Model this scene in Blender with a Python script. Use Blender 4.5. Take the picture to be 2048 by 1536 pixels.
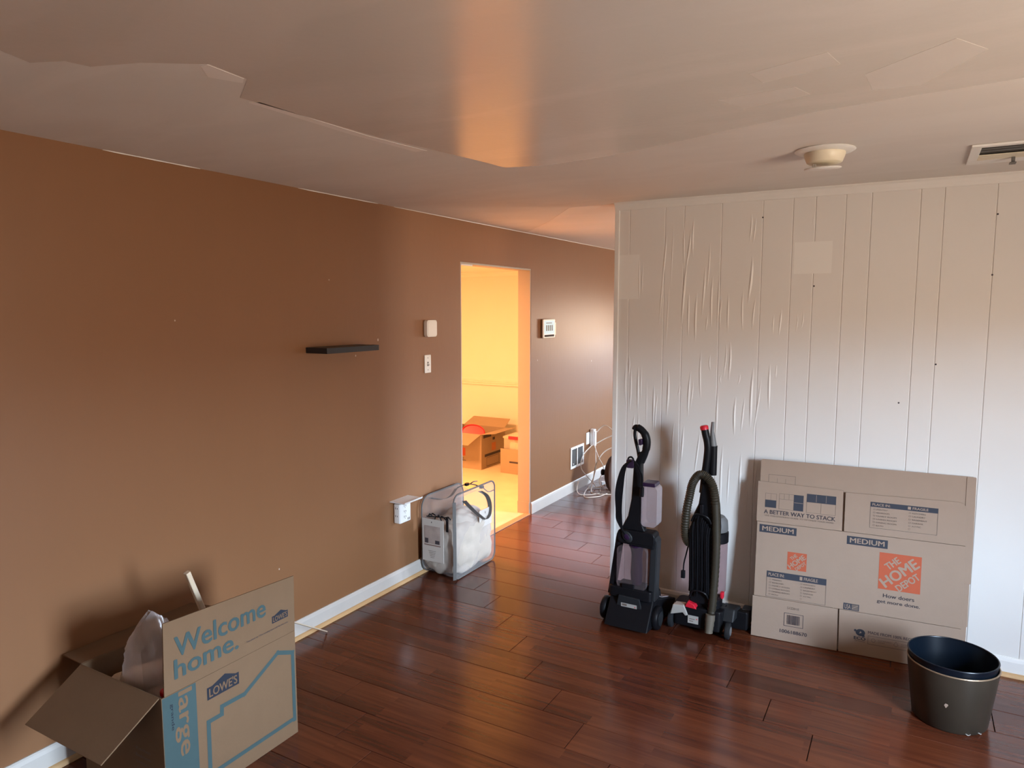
import bpy, bmesh, math, random
from mathutils import Vector, Matrix, noise
R = random.Random(7)
C = bpy.context.scene.collection
SC = bpy.context.scene
for o in list(bpy.data.objects): bpy.data.objects.remove(o)
H, XL, YW = 2.395, -2.82, 4.05          # ceiling height, tan wall, white panelled wall
XR, YS, YN, XE = 2.0, -1.4, 9.0, -1.578  # right wall, wall behind the camera, far end wall, end of the white wall
KX, KY = -2.935, 7.35                    # kitchen side of the tan wall, kitchen far wall
DY0, DY1, DZ = 4.232, 5.298, 2.105       # doorway

# ---------------------------------------------------------------- camera
cam = bpy.data.cameras.new('camera'); co = bpy.data.objects.new('camera', cam); C.objects.link(co)
cam.sensor_width = 36.0; cam.lens = 1416.0 / 2048 * 36.0; cam.clip_start = 0.02
co.location = (0, 0, 1.77); co.rotation_euler = (math.radians(90 - 6.04), 0, math.radians(29.55))
SC.camera = co

# ---------------------------------------------------------------- world: cool sky over warm ground
W = bpy.data.worlds.new('sky'); SC.world = W; W.use_nodes = True
nt = W.node_tree; nt.nodes.clear()
wo = nt.nodes.new('ShaderNodeOutputWorld'); bg = nt.nodes.new('ShaderNodeBackground')
tc = nt.nodes.new('ShaderNodeTexCoord'); sx = nt.nodes.new('ShaderNodeSeparateXYZ'); cr = nt.nodes.new('ShaderNodeValToRGB')
nt.links.new(tc.outputs['Generated'], sx.inputs[0]); nt.links.new(sx.outputs['Z'], cr.inputs[0])
nt.links.new(cr.outputs[0], bg.inputs[0]); nt.links.new(bg.outputs[0], wo.inputs[0])
e = cr.color_ramp.elements
e[0].position = 0.0; e[0].color = (.31, .245, .19, 1)
e[1].position = 0.055; e[1].color = (.31, .245, .19, 1)
k = e.new(0.12); k.color = (.82, 1.0, 1.22, 1)
k = e.new(1.0); k.color = (.50, .68, 1.0, 1)
bg.inputs[1].default_value = 136.0
SC.view_settings.view_transform = 'Standard'; SC.view_settings.look = 'None'
SC.view_settings.gamma = 1.0; SC.view_settings.use_curve_mapping = False
SC.view_settings.exposure = 0.0
cy = SC.cycles
cy.max_bounces = 10; cy.diffuse_bounces = 7; cy.glossy_bounces = 5; cy.transparent_max_bounces = 24; cy.transmission_bounces = 6
cy.sample_clamp_indirect = 6.0; cy.caustics_reflective = False; cy.caustics_refractive = False
cy.use_denoising = True

def area(name, loc, rot, sx_, sy_, power=0, col=(1, 1, 1), portal=False):
    l = bpy.data.lights.new(name, 'AREA'); l.shape = 'RECTANGLE'; l.size = sx_; l.size_y = sy_
    l.energy = power; l.color = col; l.cycles.is_portal = portal
    o = bpy.data.objects.new(name, l); o.location = loc; o.rotation_euler = rot; C.objects.link(o); return o
WIN = [  # side, a0, a1, z0, z1
    ('right', 1.05, 1.85, 0.75, 2.05),
    ('end', -1.90, -1.20, 1.15, 1.80),
    ('right', 5.60, 6.70, 1.00, 1.95)  # unseen window added to light the tan wall beyond the doorway evenly
    ]
for side, a0, a1, z0, z1 in WIN:
    m = (a0 + a1) / 2; z = (z0 + z1) / 2
    if side == 'right': area('window_portal', (XR + .06, m, z), (0, math.pi / 2, 0), z1 - z0, a1 - a0, portal=True)
    elif side == 'end': area('window_portal', (m, YN + .06, z), (-math.pi / 2, 0, 0), a1 - a0, z1 - z0, portal=True)
    else: area('window_portal', (m, YS - .06, z), (math.pi / 2, 0, 0), a1 - a0, z1 - z0, portal=True)
area('kitchen_lamp_light', (-4.25, 4.55, 2.17), (0, 0, 0), .5, .5, 190, (1.0, .40, .15))

# ---------------------------------------------------------------- materials
MATS = {}
def pm(name, col, rough=.6, var=.05, scale=8, metal=0, spec=.5, alpha=1, coat=0, bump=0, bscale=60, stretch=None, trans=0):
    if name in MATS: return MATS[name]
    m = bpy.data.materials.new(name); m.use_nodes = True; n = m.node_tree; b = n.nodes['Principled BSDF']
    t = n.nodes.new('ShaderNodeTexCoord'); mp = n.nodes.new('ShaderNodeMapping'); nz = n.nodes.new('ShaderNodeTexNoise')
    if stretch: mp.inputs['Scale'].default_value = stretch
    nz.inputs['Scale'].default_value = scale; nz.inputs['Detail'].default_value = 5
    mx = n.nodes.new('ShaderNodeMix'); mx.data_type = 'RGBA'
    mx.inputs[6].default_value = tuple(c * (1 - var) for c in col) + (1,)
    mx.inputs[7].default_value = tuple(min(1, c * (1 + var)) for c in col) + (1,)
    n.links.new(t.outputs['Object'], mp.inputs[0]); n.links.new(mp.outputs[0], nz.inputs[0])
    n.links.new(nz.outputs[0], mx.inputs[0]); n.links.new(mx.outputs[2], b.inputs['Base Color'])
    b.inputs['Roughness'].default_value = rough; b.inputs['Metallic'].default_value = metal
    b.inputs['Specular IOR Level'].default_value = spec; b.inputs['Alpha'].default_value = alpha
    b.inputs['Coat Weight'].default_value = coat; b.inputs['Transmission Weight'].default_value = trans
    if bump:
        n2 = n.nodes.new('ShaderNodeTexNoise'); n2.inputs['Scale'].default_value = bscale
        bp = n.nodes.new('ShaderNodeBump'); bp.inputs['Strength'].default_value = bump; bp.inputs['Distance'].default_value = .004
        n.links.new(mp.outputs[0], n2.inputs[0]); n.links.new(n2.outputs[0], bp.inputs['Height']); n.links.new(bp.outputs[0], b.inputs['Normal'])
    MATS[name] = m; return m
def film(name, tint, a, rough=.08, edge=.5):   # clear vinyl / glass: transparent mixed with gloss and a little haze
    m = bpy.data.materials.new(name); m.use_nodes = True; n = m.node_tree; n.nodes.clear()
    out = n.nodes.new('ShaderNodeOutputMaterial'); tr = n.nodes.new('ShaderNodeBsdfTransparent'); tr.inputs[0].default_value = tint + (1,)
    p = n.nodes.new('ShaderNodeBsdfPrincipled'); p.inputs['Base Color'].default_value = tuple(min(1, c * .9) for c in tint) + (1,)
    p.inputs['Roughness'].default_value = rough; p.inputs['Specular IOR Level'].default_value = .9
    fr = n.nodes.new('ShaderNodeLayerWeight'); fr.inputs[0].default_value = .25
    ma = n.nodes.new('ShaderNodeMath'); ma.operation = 'MULTIPLY_ADD'; ma.inputs[1].default_value = edge; ma.inputs[2].default_value = a
    nz = n.nodes.new('ShaderNodeTexNoise'); nz.inputs['Scale'].default_value = 22; bp = n.nodes.new('ShaderNodeBump'); bp.inputs['Strength'].default_value = .25; bp.inputs['Distance'].default_value = .01
    n.links.new(nz.outputs[0], bp.inputs['Height']); n.links.new(bp.outputs[0], p.inputs['Normal'])
    mi = n.nodes.new('ShaderNodeMixShader')
    n.links.new(fr.outputs['Facing'], ma.inputs[0]); n.links.new(ma.outputs[0], mi.inputs[0])
    n.links.new(tr.outputs[0], mi.inputs[1]); n.links.new(p.outputs[0], mi.inputs[2]); n.links.new(mi.outputs[0], out.inputs[0])
    MATS[name] = m; return m

M_tan = pm('tan_satin_paint', (.228, .106, .047), .42, .05, 3, spec=.42, bump=.12, bscale=35, stretch=(1, 1, .25))
M_white = pm('white_wall_paint', (.74, .72, .69), .42, .03, 4, spec=.4)
M_patch = pm('paler_wall_paint', (.80, .79, .76), .5, .02, 4)
M_gap = pm('groove_shadow_gap', (.60, .57, .53), .8)
M_trim = pm('white_trim_paint', (.78, .77, .74), .4, .04, 12)
M_wood = pm('light_oak_moulding', (.55, .34, .16), .5, .18, 20, stretch=(1, .1, 1))
M_beige = pm('beige_jamb_paint', (.42, .38, .33), .5, .03, 6)
M_kwall = pm('cream_kitchen_paint', (.74, .74, .66), .55, .02, 4)
M_plas = pm('white_plastic', (.78, .78, .76), .35, .02)
M_ivory = pm('ivory_plastic', (.72, .66, .52), .4, .03)
M_black = pm('black_plastic', (.006, .006, .0075), .42, .2, 20, spec=.16)
M_blacks = pm('black_laminate', (.012, .012, .014), .45, .2, 20)
M_dgrey = pm('dark_grey_plastic', (.018, .019, .021), .45, .15, 20, spec=.2)
M_grey = pm('grey_plastic', (.13, .13, .13), .5, .1)
M_lgrey = pm('pale_grey_plastic', (.36, .34, .31), .45, .08)
M_hose = pm('olive_grey_hose', (.030, .024, .015), .5, .2, 30, spec=.3)
M_red = pm('red_plastic', (.55, .012, .03), .35, .08)
M_purple = pm('dark_purple_plastic', (.022, .008, .032), .3, .15)
M_card = pm('brown_cardboard', (.165, .100, .056), .85, .07, 14, spec=.2, bump=.1, bscale=90)
M_card2 = pm('pale_cardboard', (.33, .240, .180), .85, .05, 14, spec=.2, bump=.1, bscale=90)
M_cardk = pm('kitchen_cardboard', (.33, .26, .18), .85, .06, 10, spec=.2)
M_navy = pm('navy_print', (.030, .034, .048), .8, .1)
M_ink = pm('dark_ink_print', (.045, .038, .045), .8, .1)
M_fade = pm('faded_ink_print', (.14, .105, .085), .8, .1)
M_teal = pm('teal_print', (.036, .068, .070), .8, .08, 30)
M_blue = pm('deep_blue_print', (.008, .011, .021), .8, .1)
M_orange = pm('orange_print', (.42, .085, .035), .8, .06, 30)
M_tank = film('smoky_clear_tank', (.66, .54, .55), .07, .10, .25)
M_tankp = film('milky_clear_tank', (.78, .70, .72), .26, .15, .35)
M_vinyl = film('clear_vinyl', (.94, .93, .93), .04, .10, .32)
M_bagfilm = film('clear_polythene', (.90, .86, .86), .30, .12, .6)
M_tote = film('clear_tote', (.95, .90, .80), .25, .2, .5)
M_glass = film('window_glass', (.97, .98, .98), .02, .02, .1)
M_strap = pm('grey_webbing', (.11, .105, .10), .8, .15, 60)
M_comf = pm('off_white_comforter', (.44, .385, .325), .9, .06, 10, bump=.35, bscale=18)
M_paper = pm('printed_paper', (.50, .47, .43), .7, .04)
M_roll = pm('white_wrap', (.82, .79, .75), .6, .05)
M_photo = pm('printed_photo', (.36, .30, .27), .6, .35, 18)
M_bin = pm('bronze_tin', (.055, .043, .030), .42, .25, 9, metal=.35)
M_binrim = pm('worn_brass_rim', (.32, .22, .14), .4, .2, metal=.6)
M_navybin = pm('navy_bin_plastic', (.003, .006, .011), .3, .1, spec=.3)
M_cable = pm('white_cable', (.72, .66, .58), .5, .04)
M_dwood = pm('dark_varnished_wood', (.045, .017, .008), .6, .3, 12, stretch=(1, 1, .2), spec=.2)
M_stick = pm('raw_pine_stick', (.58, .47, .34), .7, .1, 30)
M_copper = pm('copper_glint', (.55, .28, .13), .4, .1)
M_vslat = pm('vent_shadow', (.06, .055, .05), .8)
M_screen = bpy.data.materials.new('lit_screen'); M_screen.use_nodes = True
_b = M_screen.node_tree.nodes['Principled BSDF']; _b.inputs['Base Color'].default_value = (.3, .4, .45, 1)
_b.inputs['Emission Color'].default_value = (.62, .80, .88, 1); _b.inputs['Emission Strength'].default_value = .55

def floor_mat():
    m = bpy.data.materials.new('cherry_laminate'); m.use_nodes = True; n = m.node_tree; b = n.nodes['Principled BSDF']; L = n.links.new
    g = n.nodes.new('ShaderNodeNewGeometry'); oi = n.nodes.new('ShaderNodeObjectInfo')
    br = n.nodes.new('ShaderNodeTexBrick'); br.offset = .37; br.squash = 1
    br.inputs['Scale'].default_value = 1; br.inputs['Mortar Size'].default_value = 0
    br.inputs['Brick Width'].default_value = .83; br.inputs['Row Height'].default_value = .0663
    br.inputs['Color1'].default_value = (0, 0, 0, 1); br.inputs['Color2'].default_value = (1, 1, 1, 1)
    mp = n.nodes.new('ShaderNodeMapping'); mp.inputs['Location'].default_value = (0, -2.65 + .0663 * 60, 0)
    L(g.outputs['Position'], mp.inputs[0]); L(mp.outputs[0], br.inputs['Vector'])
    m2 = n.nodes.new('ShaderNodeMapping'); m2.inputs['Scale'].default_value = (1.6, 26, 1)
    va = n.nodes.new('ShaderNodeVectorMath'); va.operation = 'ADD'
    sc_ = n.nodes.new('ShaderNodeVectorMath'); sc_.operation = 'SCALE'; sc_.inputs[3].default_value = 7
    L(br.outputs[0], sc_.inputs[0]); L(g.outputs['Position'], va.inputs[0]); L(sc_.outputs[0], va.inputs[1]); L(va.outputs[0], m2.inputs[0])
    nz = n.nodes.new('ShaderNodeTexNoise'); nz.inputs['Scale'].default_value = 1.5; nz.inputs['Detail'].default_value = 7; nz.inputs['Distortion'].default_value = .6
    L(m2.outputs[0], nz.inputs[0])
    a1 = n.nodes.new('ShaderNodeMath'); a1.operation = 'MULTIPLY'; a1.inputs[1].default_value = .34; L(br.outputs[0], a1.inputs[0])
    a2 = n.nodes.new('ShaderNodeMath'); a2.operation = 'MULTIPLY_ADD'; a2.inputs[1].default_value = .85; L(nz.outputs[0], a2.inputs[0]); L(a1.outputs[0], a2.inputs[2])
    a3 = n.nodes.new('ShaderNodeMath'); a3.operation = 'MULTIPLY_ADD'; a3.inputs[1].default_value = .14; L(oi.outputs['Random'], a3.inputs[0]); L(a2.outputs[0], a3.inputs[2])
    r = n.nodes.new('ShaderNodeValToRGB'); L(a3.outputs[0], r.inputs[0]); e = r.color_ramp.elements
    e[0].position = .30; e[0].color = (.044, .0110, .0055, 1); e[1].position = .95; e[1].color = (.135, .038, .0155, 1)
    q = e.new(.6); q.color = (.088, .0225, .0100, 1)
    L(r.outputs[0], b.inputs['Base Color'])
    b.inputs['Roughness'].default_value = .19; b.inputs['Specular IOR Level'].default_value = .56
    bp = n.nodes.new('ShaderNodeBump'); bp.inputs['Strength'].default_value = .02; bp.inputs['Distance'].default_value = .001
    L(nz.outputs[0], bp.inputs['Height']); L(bp.outputs[0], b.inputs['Normal'])
    return m
M_floor = floor_mat()
def ceil_mat(name, c1, c2, rough, spec):
    m = bpy.data.materials.new(name); m.use_nodes = True; n = m.node_tree; b = n.nodes['Principled BSDF']; L = n.links.new
    g = n.nodes.new('ShaderNodeNewGeometry'); mp = n.nodes.new('ShaderNodeMapping'); mp.inputs['Rotation'].default_value = (0, 0, .35); mp.inputs['Scale'].default_value = (1.0, 3.0, 1)
    nz = n.nodes.new('ShaderNodeTexNoise'); nz.inputs['Scale'].default_value = 1.3; nz.inputs['Detail'].default_value = 4; nz.inputs['Distortion'].default_value = .8
    r = n.nodes.new('ShaderNodeValToRGB'); e = r.color_ramp.elements
    e[0].position = .44; e[0].color = c1 + (1,); e[1].position = .60; e[1].color = c2 + (1,)
    L(g.outputs['Position'], mp.inputs[0]); L(mp.outputs[0], nz.inputs[0]); L(nz.outputs[0], r.inputs[0]); L(r.outputs[0], b.inputs['Base Color'])
    n2 = n.nodes.new('ShaderNodeTexNoise'); n2.inputs['Scale'].default_value = 45; bp = n.nodes.new('ShaderNodeBump'); bp.inputs['Strength'].default_value = .12; bp.inputs['Distance'].default_value = .003
    L(g.outputs['Position'], n2.inputs[0]); L(n2.outputs[0], bp.inputs['Height']); L(bp.outputs[0], b.inputs['Normal'])
    b.inputs['Roughness'].default_value = rough; b.inputs['Specular IOR Level'].default_value = spec
    return m
M_ceil = ceil_mat('flat_ceiling_paint', (.71, .68, .64), (.74, .71, .67), .7, .3)
M_ceilg = ceil_mat('satin_ceiling_paint', (.60, .565, .525), (.64, .60, .56), .22, .65)
M_ceilw = ceil_mat('fresh_ceiling_paint', (.82, .79, .75), (.84, .80, .77), .6, .35)
M_ceilp = ceil_mat('satin_touch_up_paint', (.64, .60, .56), (.67, .63, .59), .34, .5)
def tile_mat():
    m = bpy.data.materials.new('cream_vinyl'); m.use_nodes = True; n = m.node_tree; b = n.nodes['Principled BSDF']; L = n.links.new
    g = n.nodes.new('ShaderNodeNewGeometry'); v = n.nodes.new('ShaderNodeTexNoise'); v.inputs['Scale'].default_value = 6; v.inputs['Detail'].default_value = 6
    r = n.nodes.new('ShaderNodeValToRGB'); r.color_ramp.elements[0].color = (.62, .52, .36, 1); r.color_ramp.elements[1].color = (.78, .69, .52, 1)
    L(g.outputs['Position'], v.inputs[0]); L(v.outputs[0], r.inputs[0]); L(r.outputs[0], b.inputs['Base Color']); b.inputs['Roughness'].default_value = .4
    return m
M_tile = tile_mat()

# ---------------------------------------------------------------- mesh helpers
class MB:
    def __init__(s): s.v = []; s.f = []; s.m = []; s.mats = []; s.sm = []
    def _mi(s, mat):
        if mat not in s.mats: s.mats.append(mat)
        return s.mats.index(mat)
    def add(s, vs, fs, mat, smooth=False, T=None):
        b = len(s.v); i = s._mi(mat)
        for p in vs:
            p = Vector(p); s.v.append(tuple(T @ p if T is not None else p))
        for f in fs: s.f.append(tuple(b + k for k in f)); s.m.append(i); s.sm.append(smooth)
        return s
    def box(s, lo, hi, mat, T=None):
        x0, y0, z0 = lo; x1, y1, z1 = hi
        return s.add([(x0,y0,z0),(x1,y0,z0),(x1,y1,z0),(x0,y1,z0),(x0,y0,z1),(x1,y0,z1),(x1,y1,z1),(x0,y1,z1)],
              [(0,3,2,1),(4,5,6,7),(0,1,5,4),(1,2,6,5),(2,3,7,6),(3,0,4,7)], mat, False, T)
    def prism(s, poly, O, U, V, N, d0, d1, mat, smooth=False):   # 2-D outline extruded along N
        O, U, V, N = Vector(O), Vector(U), Vector(V), Vector(N); n = len(poly)
        vs = [O + U * a + V * b + N * d0 for a, b in poly] + [O + U * a + V * b + N * d1 for a, b in poly]
        fs = [tuple(range(n - 1, -1, -1)), tuple(range(n, 2 * n))] + [(i, (i + 1) % n, n + (i + 1) % n, n + i) for i in range(n)]
        return s.add(vs, fs, mat, smooth)
    def tube(s, pts, r, mat, seg=8, cap=True, closed=False):
        P = [Vector(p) for p in pts]; n = len(P); rr = r if isinstance(r, (list, tuple)) else [r] * n
        vs = []; up = None
        for i in range(n):
            if closed: t = (P[(i + 1) % n] - P[i - 1])
            else: t = (P[min(i + 1, n - 1)] - P[max(i - 1, 0)])
            if t.length < 1e-9: t = Vector((0, 0, 1))
            t.normalize()
            if up is None: up = Vector((0, 0, 1)) if abs(t.z) < .9 else Vector((1, 0, 0))
            a = up - t * up.dot(t)
            if a.length < 1e-6: a = t.orthogonal()
            a.normalize(); up = a; b = t.cross(a)
            for k in range(seg):
                w = 2 * math.pi * k / seg; vs.append(P[i] + (a * math.cos(w) + b * math.sin(w)) * rr[i])
        fs = []
        for i in range(n if closed else n - 1):
            j = (i + 1) % n
            for k in range(seg): fs.append((i*seg + k, i*seg + (k+1) % seg, j*seg + (k+1) % seg, j*seg + k))
        if cap and not closed: fs += [tuple(range(seg - 1, -1, -1)), tuple((n-1)*seg + k for k in range(seg))]
        return s.add(vs, fs, mat, True)
    def lathe(s, prof, O, mat, axis=(0, 0, 1), seg=32, sx=1, sy=1):   # profile of (radius, height)
        A = Vector(axis).normalized(); X = A.orthogonal().normalized() if abs(A.z) < .99 else Vector((1, 0, 0)); Y = A.cross(X)
        O = Vector(O); vs = []; n = len(prof)
        for r, h in prof:
            for k in range(seg):
                w = 2 * math.pi * k / seg; vs.append(O + X * (math.cos(w) * r * sx) + Y * (math.sin(w) * r * sy) + A * h)
        fs = [(i*seg + k, i*seg + (k+1) % seg, (i+1)*seg + (k+1) % seg, (i+1)*seg + k) for i in range(n-1) for k in range(seg)]
        if prof[0][0] > 1e-5: fs.append(tuple(range(seg - 1, -1, -1)))
        if prof[-1][0] > 1e-5: fs.append(tuple((n-1)*seg + k for k in range(seg)))
        return s.add(vs, fs, mat, True)
    def build(s, name, parent=None, bevel=0, loc=None, seg=2, off=None):
        me = bpy.data.meshes.new(name); off = Vector(off) if off is not None else None
        me.from_pydata([tuple(Vector(p) - off) if off is not None else p for p in s.v], [], s.f)
        for m in s.mats: me.materials.append(m)
        me.polygons.foreach_set('material_index', s.m); me.polygons.foreach_set('use_smooth', s.sm)
        bm = bmesh.new(); bm.from_mesh(me); bmesh.ops.recalc_face_normals(bm, faces=bm.faces[:]); bm.to_mesh(me); bm.free()
        if any(s.sm): me.set_sharp_from_angle(angle=math.radians(42))
        me.update(); o = bpy.data.objects.new(name, me); C.objects.link(o)
        if off is not None and parent is None: o.location = off
        if loc is not None: o.location = loc
        if parent is not None: o.parent = parent
        if bevel:
            b = o.modifiers.new('bevel', 'BEVEL'); b.width = bevel; b.segments = seg; b.limit_method = 'ANGLE'; b.angle_limit = math.radians(40)
        return o
def spl(pts, n=8, closed=False):
    P = [Vector(p) for p in pts]; out = []; N = len(P)
    for i in range(N if closed else N - 1):
        g = (lambda k: P[k % N]) if closed else (lambda k: P[max(0, min(N - 1, k))])
        a, b, c, d = g(i - 1), g(i), g(i + 1), g(i + 2)
        for j in range(n):
            t = j / n
            out.append(.5 * ((2*b) + (c - a)*t + (2*a - 5*b + 4*c - d)*t*t + (3*b - a - 3*c + d)*t**3))
    if not closed: out.append(P[-1])
    return out
def rrect(w, h, r, n=5, cx=0, cy_=0):
    o = []
    for qx, qy, a0 in ((1, 1, 0), (-1, 1, 90), (-1, -1, 180), (1, -1, 270)):
        for i in range(n + 1):
            a = math.radians(a0 + 90 * i / n); o.append((cx + qx*(w/2 - r) + r*math.cos(a), cy_ + qy*(h/2 - r) + r*math.sin(a)))
    return o
def circ(r, n=24, cx=0, cy_=0, ry=None): return [(cx + r*math.cos(2*math.pi*i/n), cy_ + (ry or r)*math.sin(2*math.pi*i/n)) for i in range(n)]
def tag(o, label=None, cat=None, group=None, kind=None):
    if label: o['label'] = label
    if cat: o['category'] = cat
    if group: o['group'] = group
    if kind: o['kind'] = kind
    return o
def thing(name, label, cat, loc=(0, 0, 0), rot=(0, 0, 0), group=None):
    o = bpy.data.objects.new(name, None); o.empty_display_size = .1; C.objects.link(o); o.location = loc; o.rotation_euler = rot
    return tag(o, label, cat, group)
def struct(o): o['kind'] = 'structure'; return o

_glyph = {}
def glyphs(txt, bold):
    key = (txt, bold)
    if key not in _glyph:
        cu = bpy.data.curves.new('t', 'FONT'); cu.body = txt; cu.size = 1; cu.offset = 0; cu.resolution_u = 3; cu.fill_mode = 'FRONT'
        ob = bpy.data.objects.new('t', cu); C.objects.link(ob); bpy.context.view_layer.update()
        me = bpy.data.meshes.new_from_object(ob.evaluated_get(bpy.context.evaluated_depsgraph_get()))
        V0 = [(v.co.x, v.co.y, 0) for v in me.vertices]; F0 = [tuple(p.vertices) for p in me.polygons]; V, F = list(V0), list(F0)
        if bold > .008:
            V, F = [], []
            for q, (ox, oy) in enumerate(((0, 0), (bold, 0), (-bold, 0), (0, bold*.6), (0, -bold*.6))):
                b0 = len(V); V += [(x + ox, y + oy, q) for x, y, _z in V0]; F += [tuple(i + b0 for i in f) for f in F0]
        _glyph[key] = (V, F)
        bpy.data.meshes.remove(me); bpy.data.objects.remove(ob); bpy.data.curves.remove(cu)
    return _glyph[key]
class Print:    # flat print on a face: origin, right, up, outward normal
    def __init__(s, O, U, V, N, d=.0007): s.O, s.U, s.V, s.N, s.d = Vector(O), Vector(U), Vector(V), Vector(N), d; s.mb = MB()
    def P(s, a, b, l=0): return s.O + s.U*a + s.V*b + s.N*(s.d*(1 + .6*l))
    def poly(s, pts, mat, l=0): s.mb.add([s.P(a, b, l) for a, b in pts], [tuple(range(len(pts)))], mat); return s
    def rect(s, a0, b0, a1, b1, mat, l=0): return s.poly([(a0, b0), (a1, b0), (a1, b1), (a0, b1)], mat, l)
    def frame(s, a0, b0, a1, b1, w, mat, l=0):
        s.rect(a0, b0, a1, b0 + w, mat, l); s.rect(a0, b1 - w, a1, b1, mat, l); s.rect(a0, b0 + w, a0 + w, b1 - w, mat, l); s.rect(a1 - w, b0 + w, a1, b1 - w, mat, l); return s
    def line(s, pts, w, mat, l=0, closed=False):
        n = len(pts)
        for i in range(n if closed else n - 1):
            (x0, y0), (x1, y1) = pts[i], pts[(i + 1) % n]; dx, dy = x1 - x0, y1 - y0; q = math.hypot(dx, dy); tx, ty = dx/q*w/2, dy/q*w/2
            s.poly([(x0 - tx - ty, y0 - ty + tx), (x0 - tx + ty, y0 - ty - tx), (x1 + tx + ty, y1 + ty - tx), (x1 + tx - ty, y1 + ty + tx)], mat, l + .05*i)
        return s
    def text(s, txt, a0, b0, a1, b1, mat, bold=.0, l=1, rot=0):   # fits the glyphs into the box; rot turns the box about its centre
        vs, fs = glyphs(txt, bold); x0 = min(v[0] for v in vs); x1 = max(v[0] for v in vs); y0 = min(v[1] for v in vs); y1 = max(v[1] for v in vs)
        ca, cb = (a0 + a1)/2, (b0 + b1)/2; c, q = math.cos(rot), math.sin(rot); out = []
        for x, y, lay in vs:
            u = (x - x0)/(x1 - x0)*(a1 - a0) + a0 - ca; w = (y - y0)/(y1 - y0)*(b1 - b0) + b0 - cb
            out.append(s.P(ca + u*c - w*q, cb + u*q + w*c, l + .12*lay))
        s.mb.add(out, fs, mat); return s
    def build(s, name, parent, label=None):
        me_o = s.mb.build(name, parent)
        if label: me_o['label'] = label
        return me_o

# ================================================================= STRUCTURE
# floor slab and floorboards
fs = struct(MB().box((KX, YS - .1, -.12), (XR + .1, YN + .1, -.0005), M_gap).build('floor'))
fl = MB().box((XL, YS, -.0005), (XR, -.14, 0), M_floor).build('floor_strip', fs)
bw, bl = .199, 1.265
ylo = -.135
for k in range(-14, 33):
    y0 = 2.65 + bw*k; y1 = y0 + bw
    if y0 < ylo - .01: continue
    y1 = min(y1, YN)
    j0 = -1.347 + .2*(0 - k) if k <= 3 else -1.347 - .2*k
    j0 = ((j0 + 40*bl) % bl) - 3*bl
    while j0 > XL: j0 -= bl
    x = j0
    while x < XR:
        a, b = max(x, XL), min(x + bl, XR); x += bl
        if b - a < .02: continue
        mb = MB(); g = .0016; bv = .0008; z0, z1 = -.0006, .0
        X0, X1, Y0, Y1 = a + g, b - g, y0 + g, y1 - g
        dz = R.uniform(-.0002, 0)
        vs = [(X0, Y0, -.006), (X1, Y0, -.006), (X1, Y1, -.006), (X0, Y1, -.006), (X0, Y0, -.0016), (X1, Y0, -.0016), (X1, Y1, -.0016), (X0, Y1, -.0016),
              (X0+bv, Y0+bv, dz), (X1-bv, Y0+bv, dz), (X1-bv, Y1-bv, dz), (X0+bv, Y1-bv, dz)]
        f = [(0,1,5,4),(1,2,6,5),(2,3,7,6),(3,0,4,7),(4,5,9,8),(5,6,10,9),(6,7,11,10),(7,4,8,11),(8,9,10,11)]
        mb.add(vs, f, M_floor).build('floorboard', fs)
fs.data.materials.clear(); fs.data.materials.append(pm('dark_underlay', (.02, .008, .005), .9))
for v in fs.data.vertices:
    if v.co.z > -.01: v.co.z = -.008

# ceiling with its paint patches
ce = struct(MB().box((KX - 3.2, YS - .1, H), (XR + .1, YN + .1, H + .1), M_ceil).build('ceiling'))
gl = [(-2.82, .30), (-2.45, .55), (-2.10, .84), (-1.965, .947), (-1.996, 1.03), (-1.907, 1.068), (-1.893, 1.123), (-1.75, 1.17), (-1.607, 1.264), (-1.62, 1.393), (-1.778, 1.499),
      (-1.76, 1.80), (-1.739, 2.088), (-1.676, 2.411), (-1.64, 2.62), (-1.618, 2.791), (-1.42, 2.841), (-1.15, 2.80), (-.80, 2.68), (-.30, 2.50), (.25, 2.42), (.9, 2.30), (XR, 2.2), (XR, YS), (-2.82, YS)]
def ceil_patch(poly, mat, label, th=.0006):
    o = MB().prism(poly, (0, 0, H), (1, 0, 0), (0, 1, 0), (0, 0, -1), -.002, th, mat).build('paint_patch', ce); o['label'] = label
ceil_patch(gl, M_ceilg, 'darker satin paint patch over the near ceiling')
ceil_patch([(-1.64, 1.26), (-1.615, 1.262), (-1.625, 1.385), (-1.66, 1.41), (-1.70, 1.33)], M_ceilw, 'small pale filler patch')
ceil_patch([(-1.80, 1.55), (-1.765, 1.56), (-1.76, 2.05), (-1.72, 2.35), (-1.77, 2.34), (-1.80, 2.0)], M_ceilw, 'pale brushed paint edge')
ceil_patch([(-1.9, 4.07), (-1.6, 4.05), (-1.56, 4.06), (-1.56, 4.3), (-1.0, 4.4), (-1.0, 8.9), (-2.81, 8.9), (-2.81, 5.2), (-2.3, 4.6)], M_ceilw, 'white painted ceiling beyond the panelled wall', .0006)
for poly in ([(-.42, 2.02), (-.22, 1.95), (-.20, 2.06), (-.40, 2.12)], [(-.15, 2.18), (.05, 2.0), (.12, 2.12), (-.02, 2.36), (-.14, 2.34)],
             [(.22, 2.12), (.45, 2.0), (.9, 2.0), (.9, 2.2), (.5, 2.28), (.3, 2.25)], [(-.55, 2.22), (-.33, 2.2), (-.30, 2.30), (-.50, 2.36)]):
    ceil_patch(poly, M_ceilp, 'paler roller mark on the ceiling', .0009)
for ya, yb in ((1.70, 2.14), (2.72, 3.35), (3.5, 8.9)):
    MB().tube([(-2.816, ya + (yb - ya)*i/6, H - .0015) for i in range(7)], [.001, .003, .0022, .003, .002, .003, .001], M_trim, 5).build('caulk_line', ce)

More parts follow.
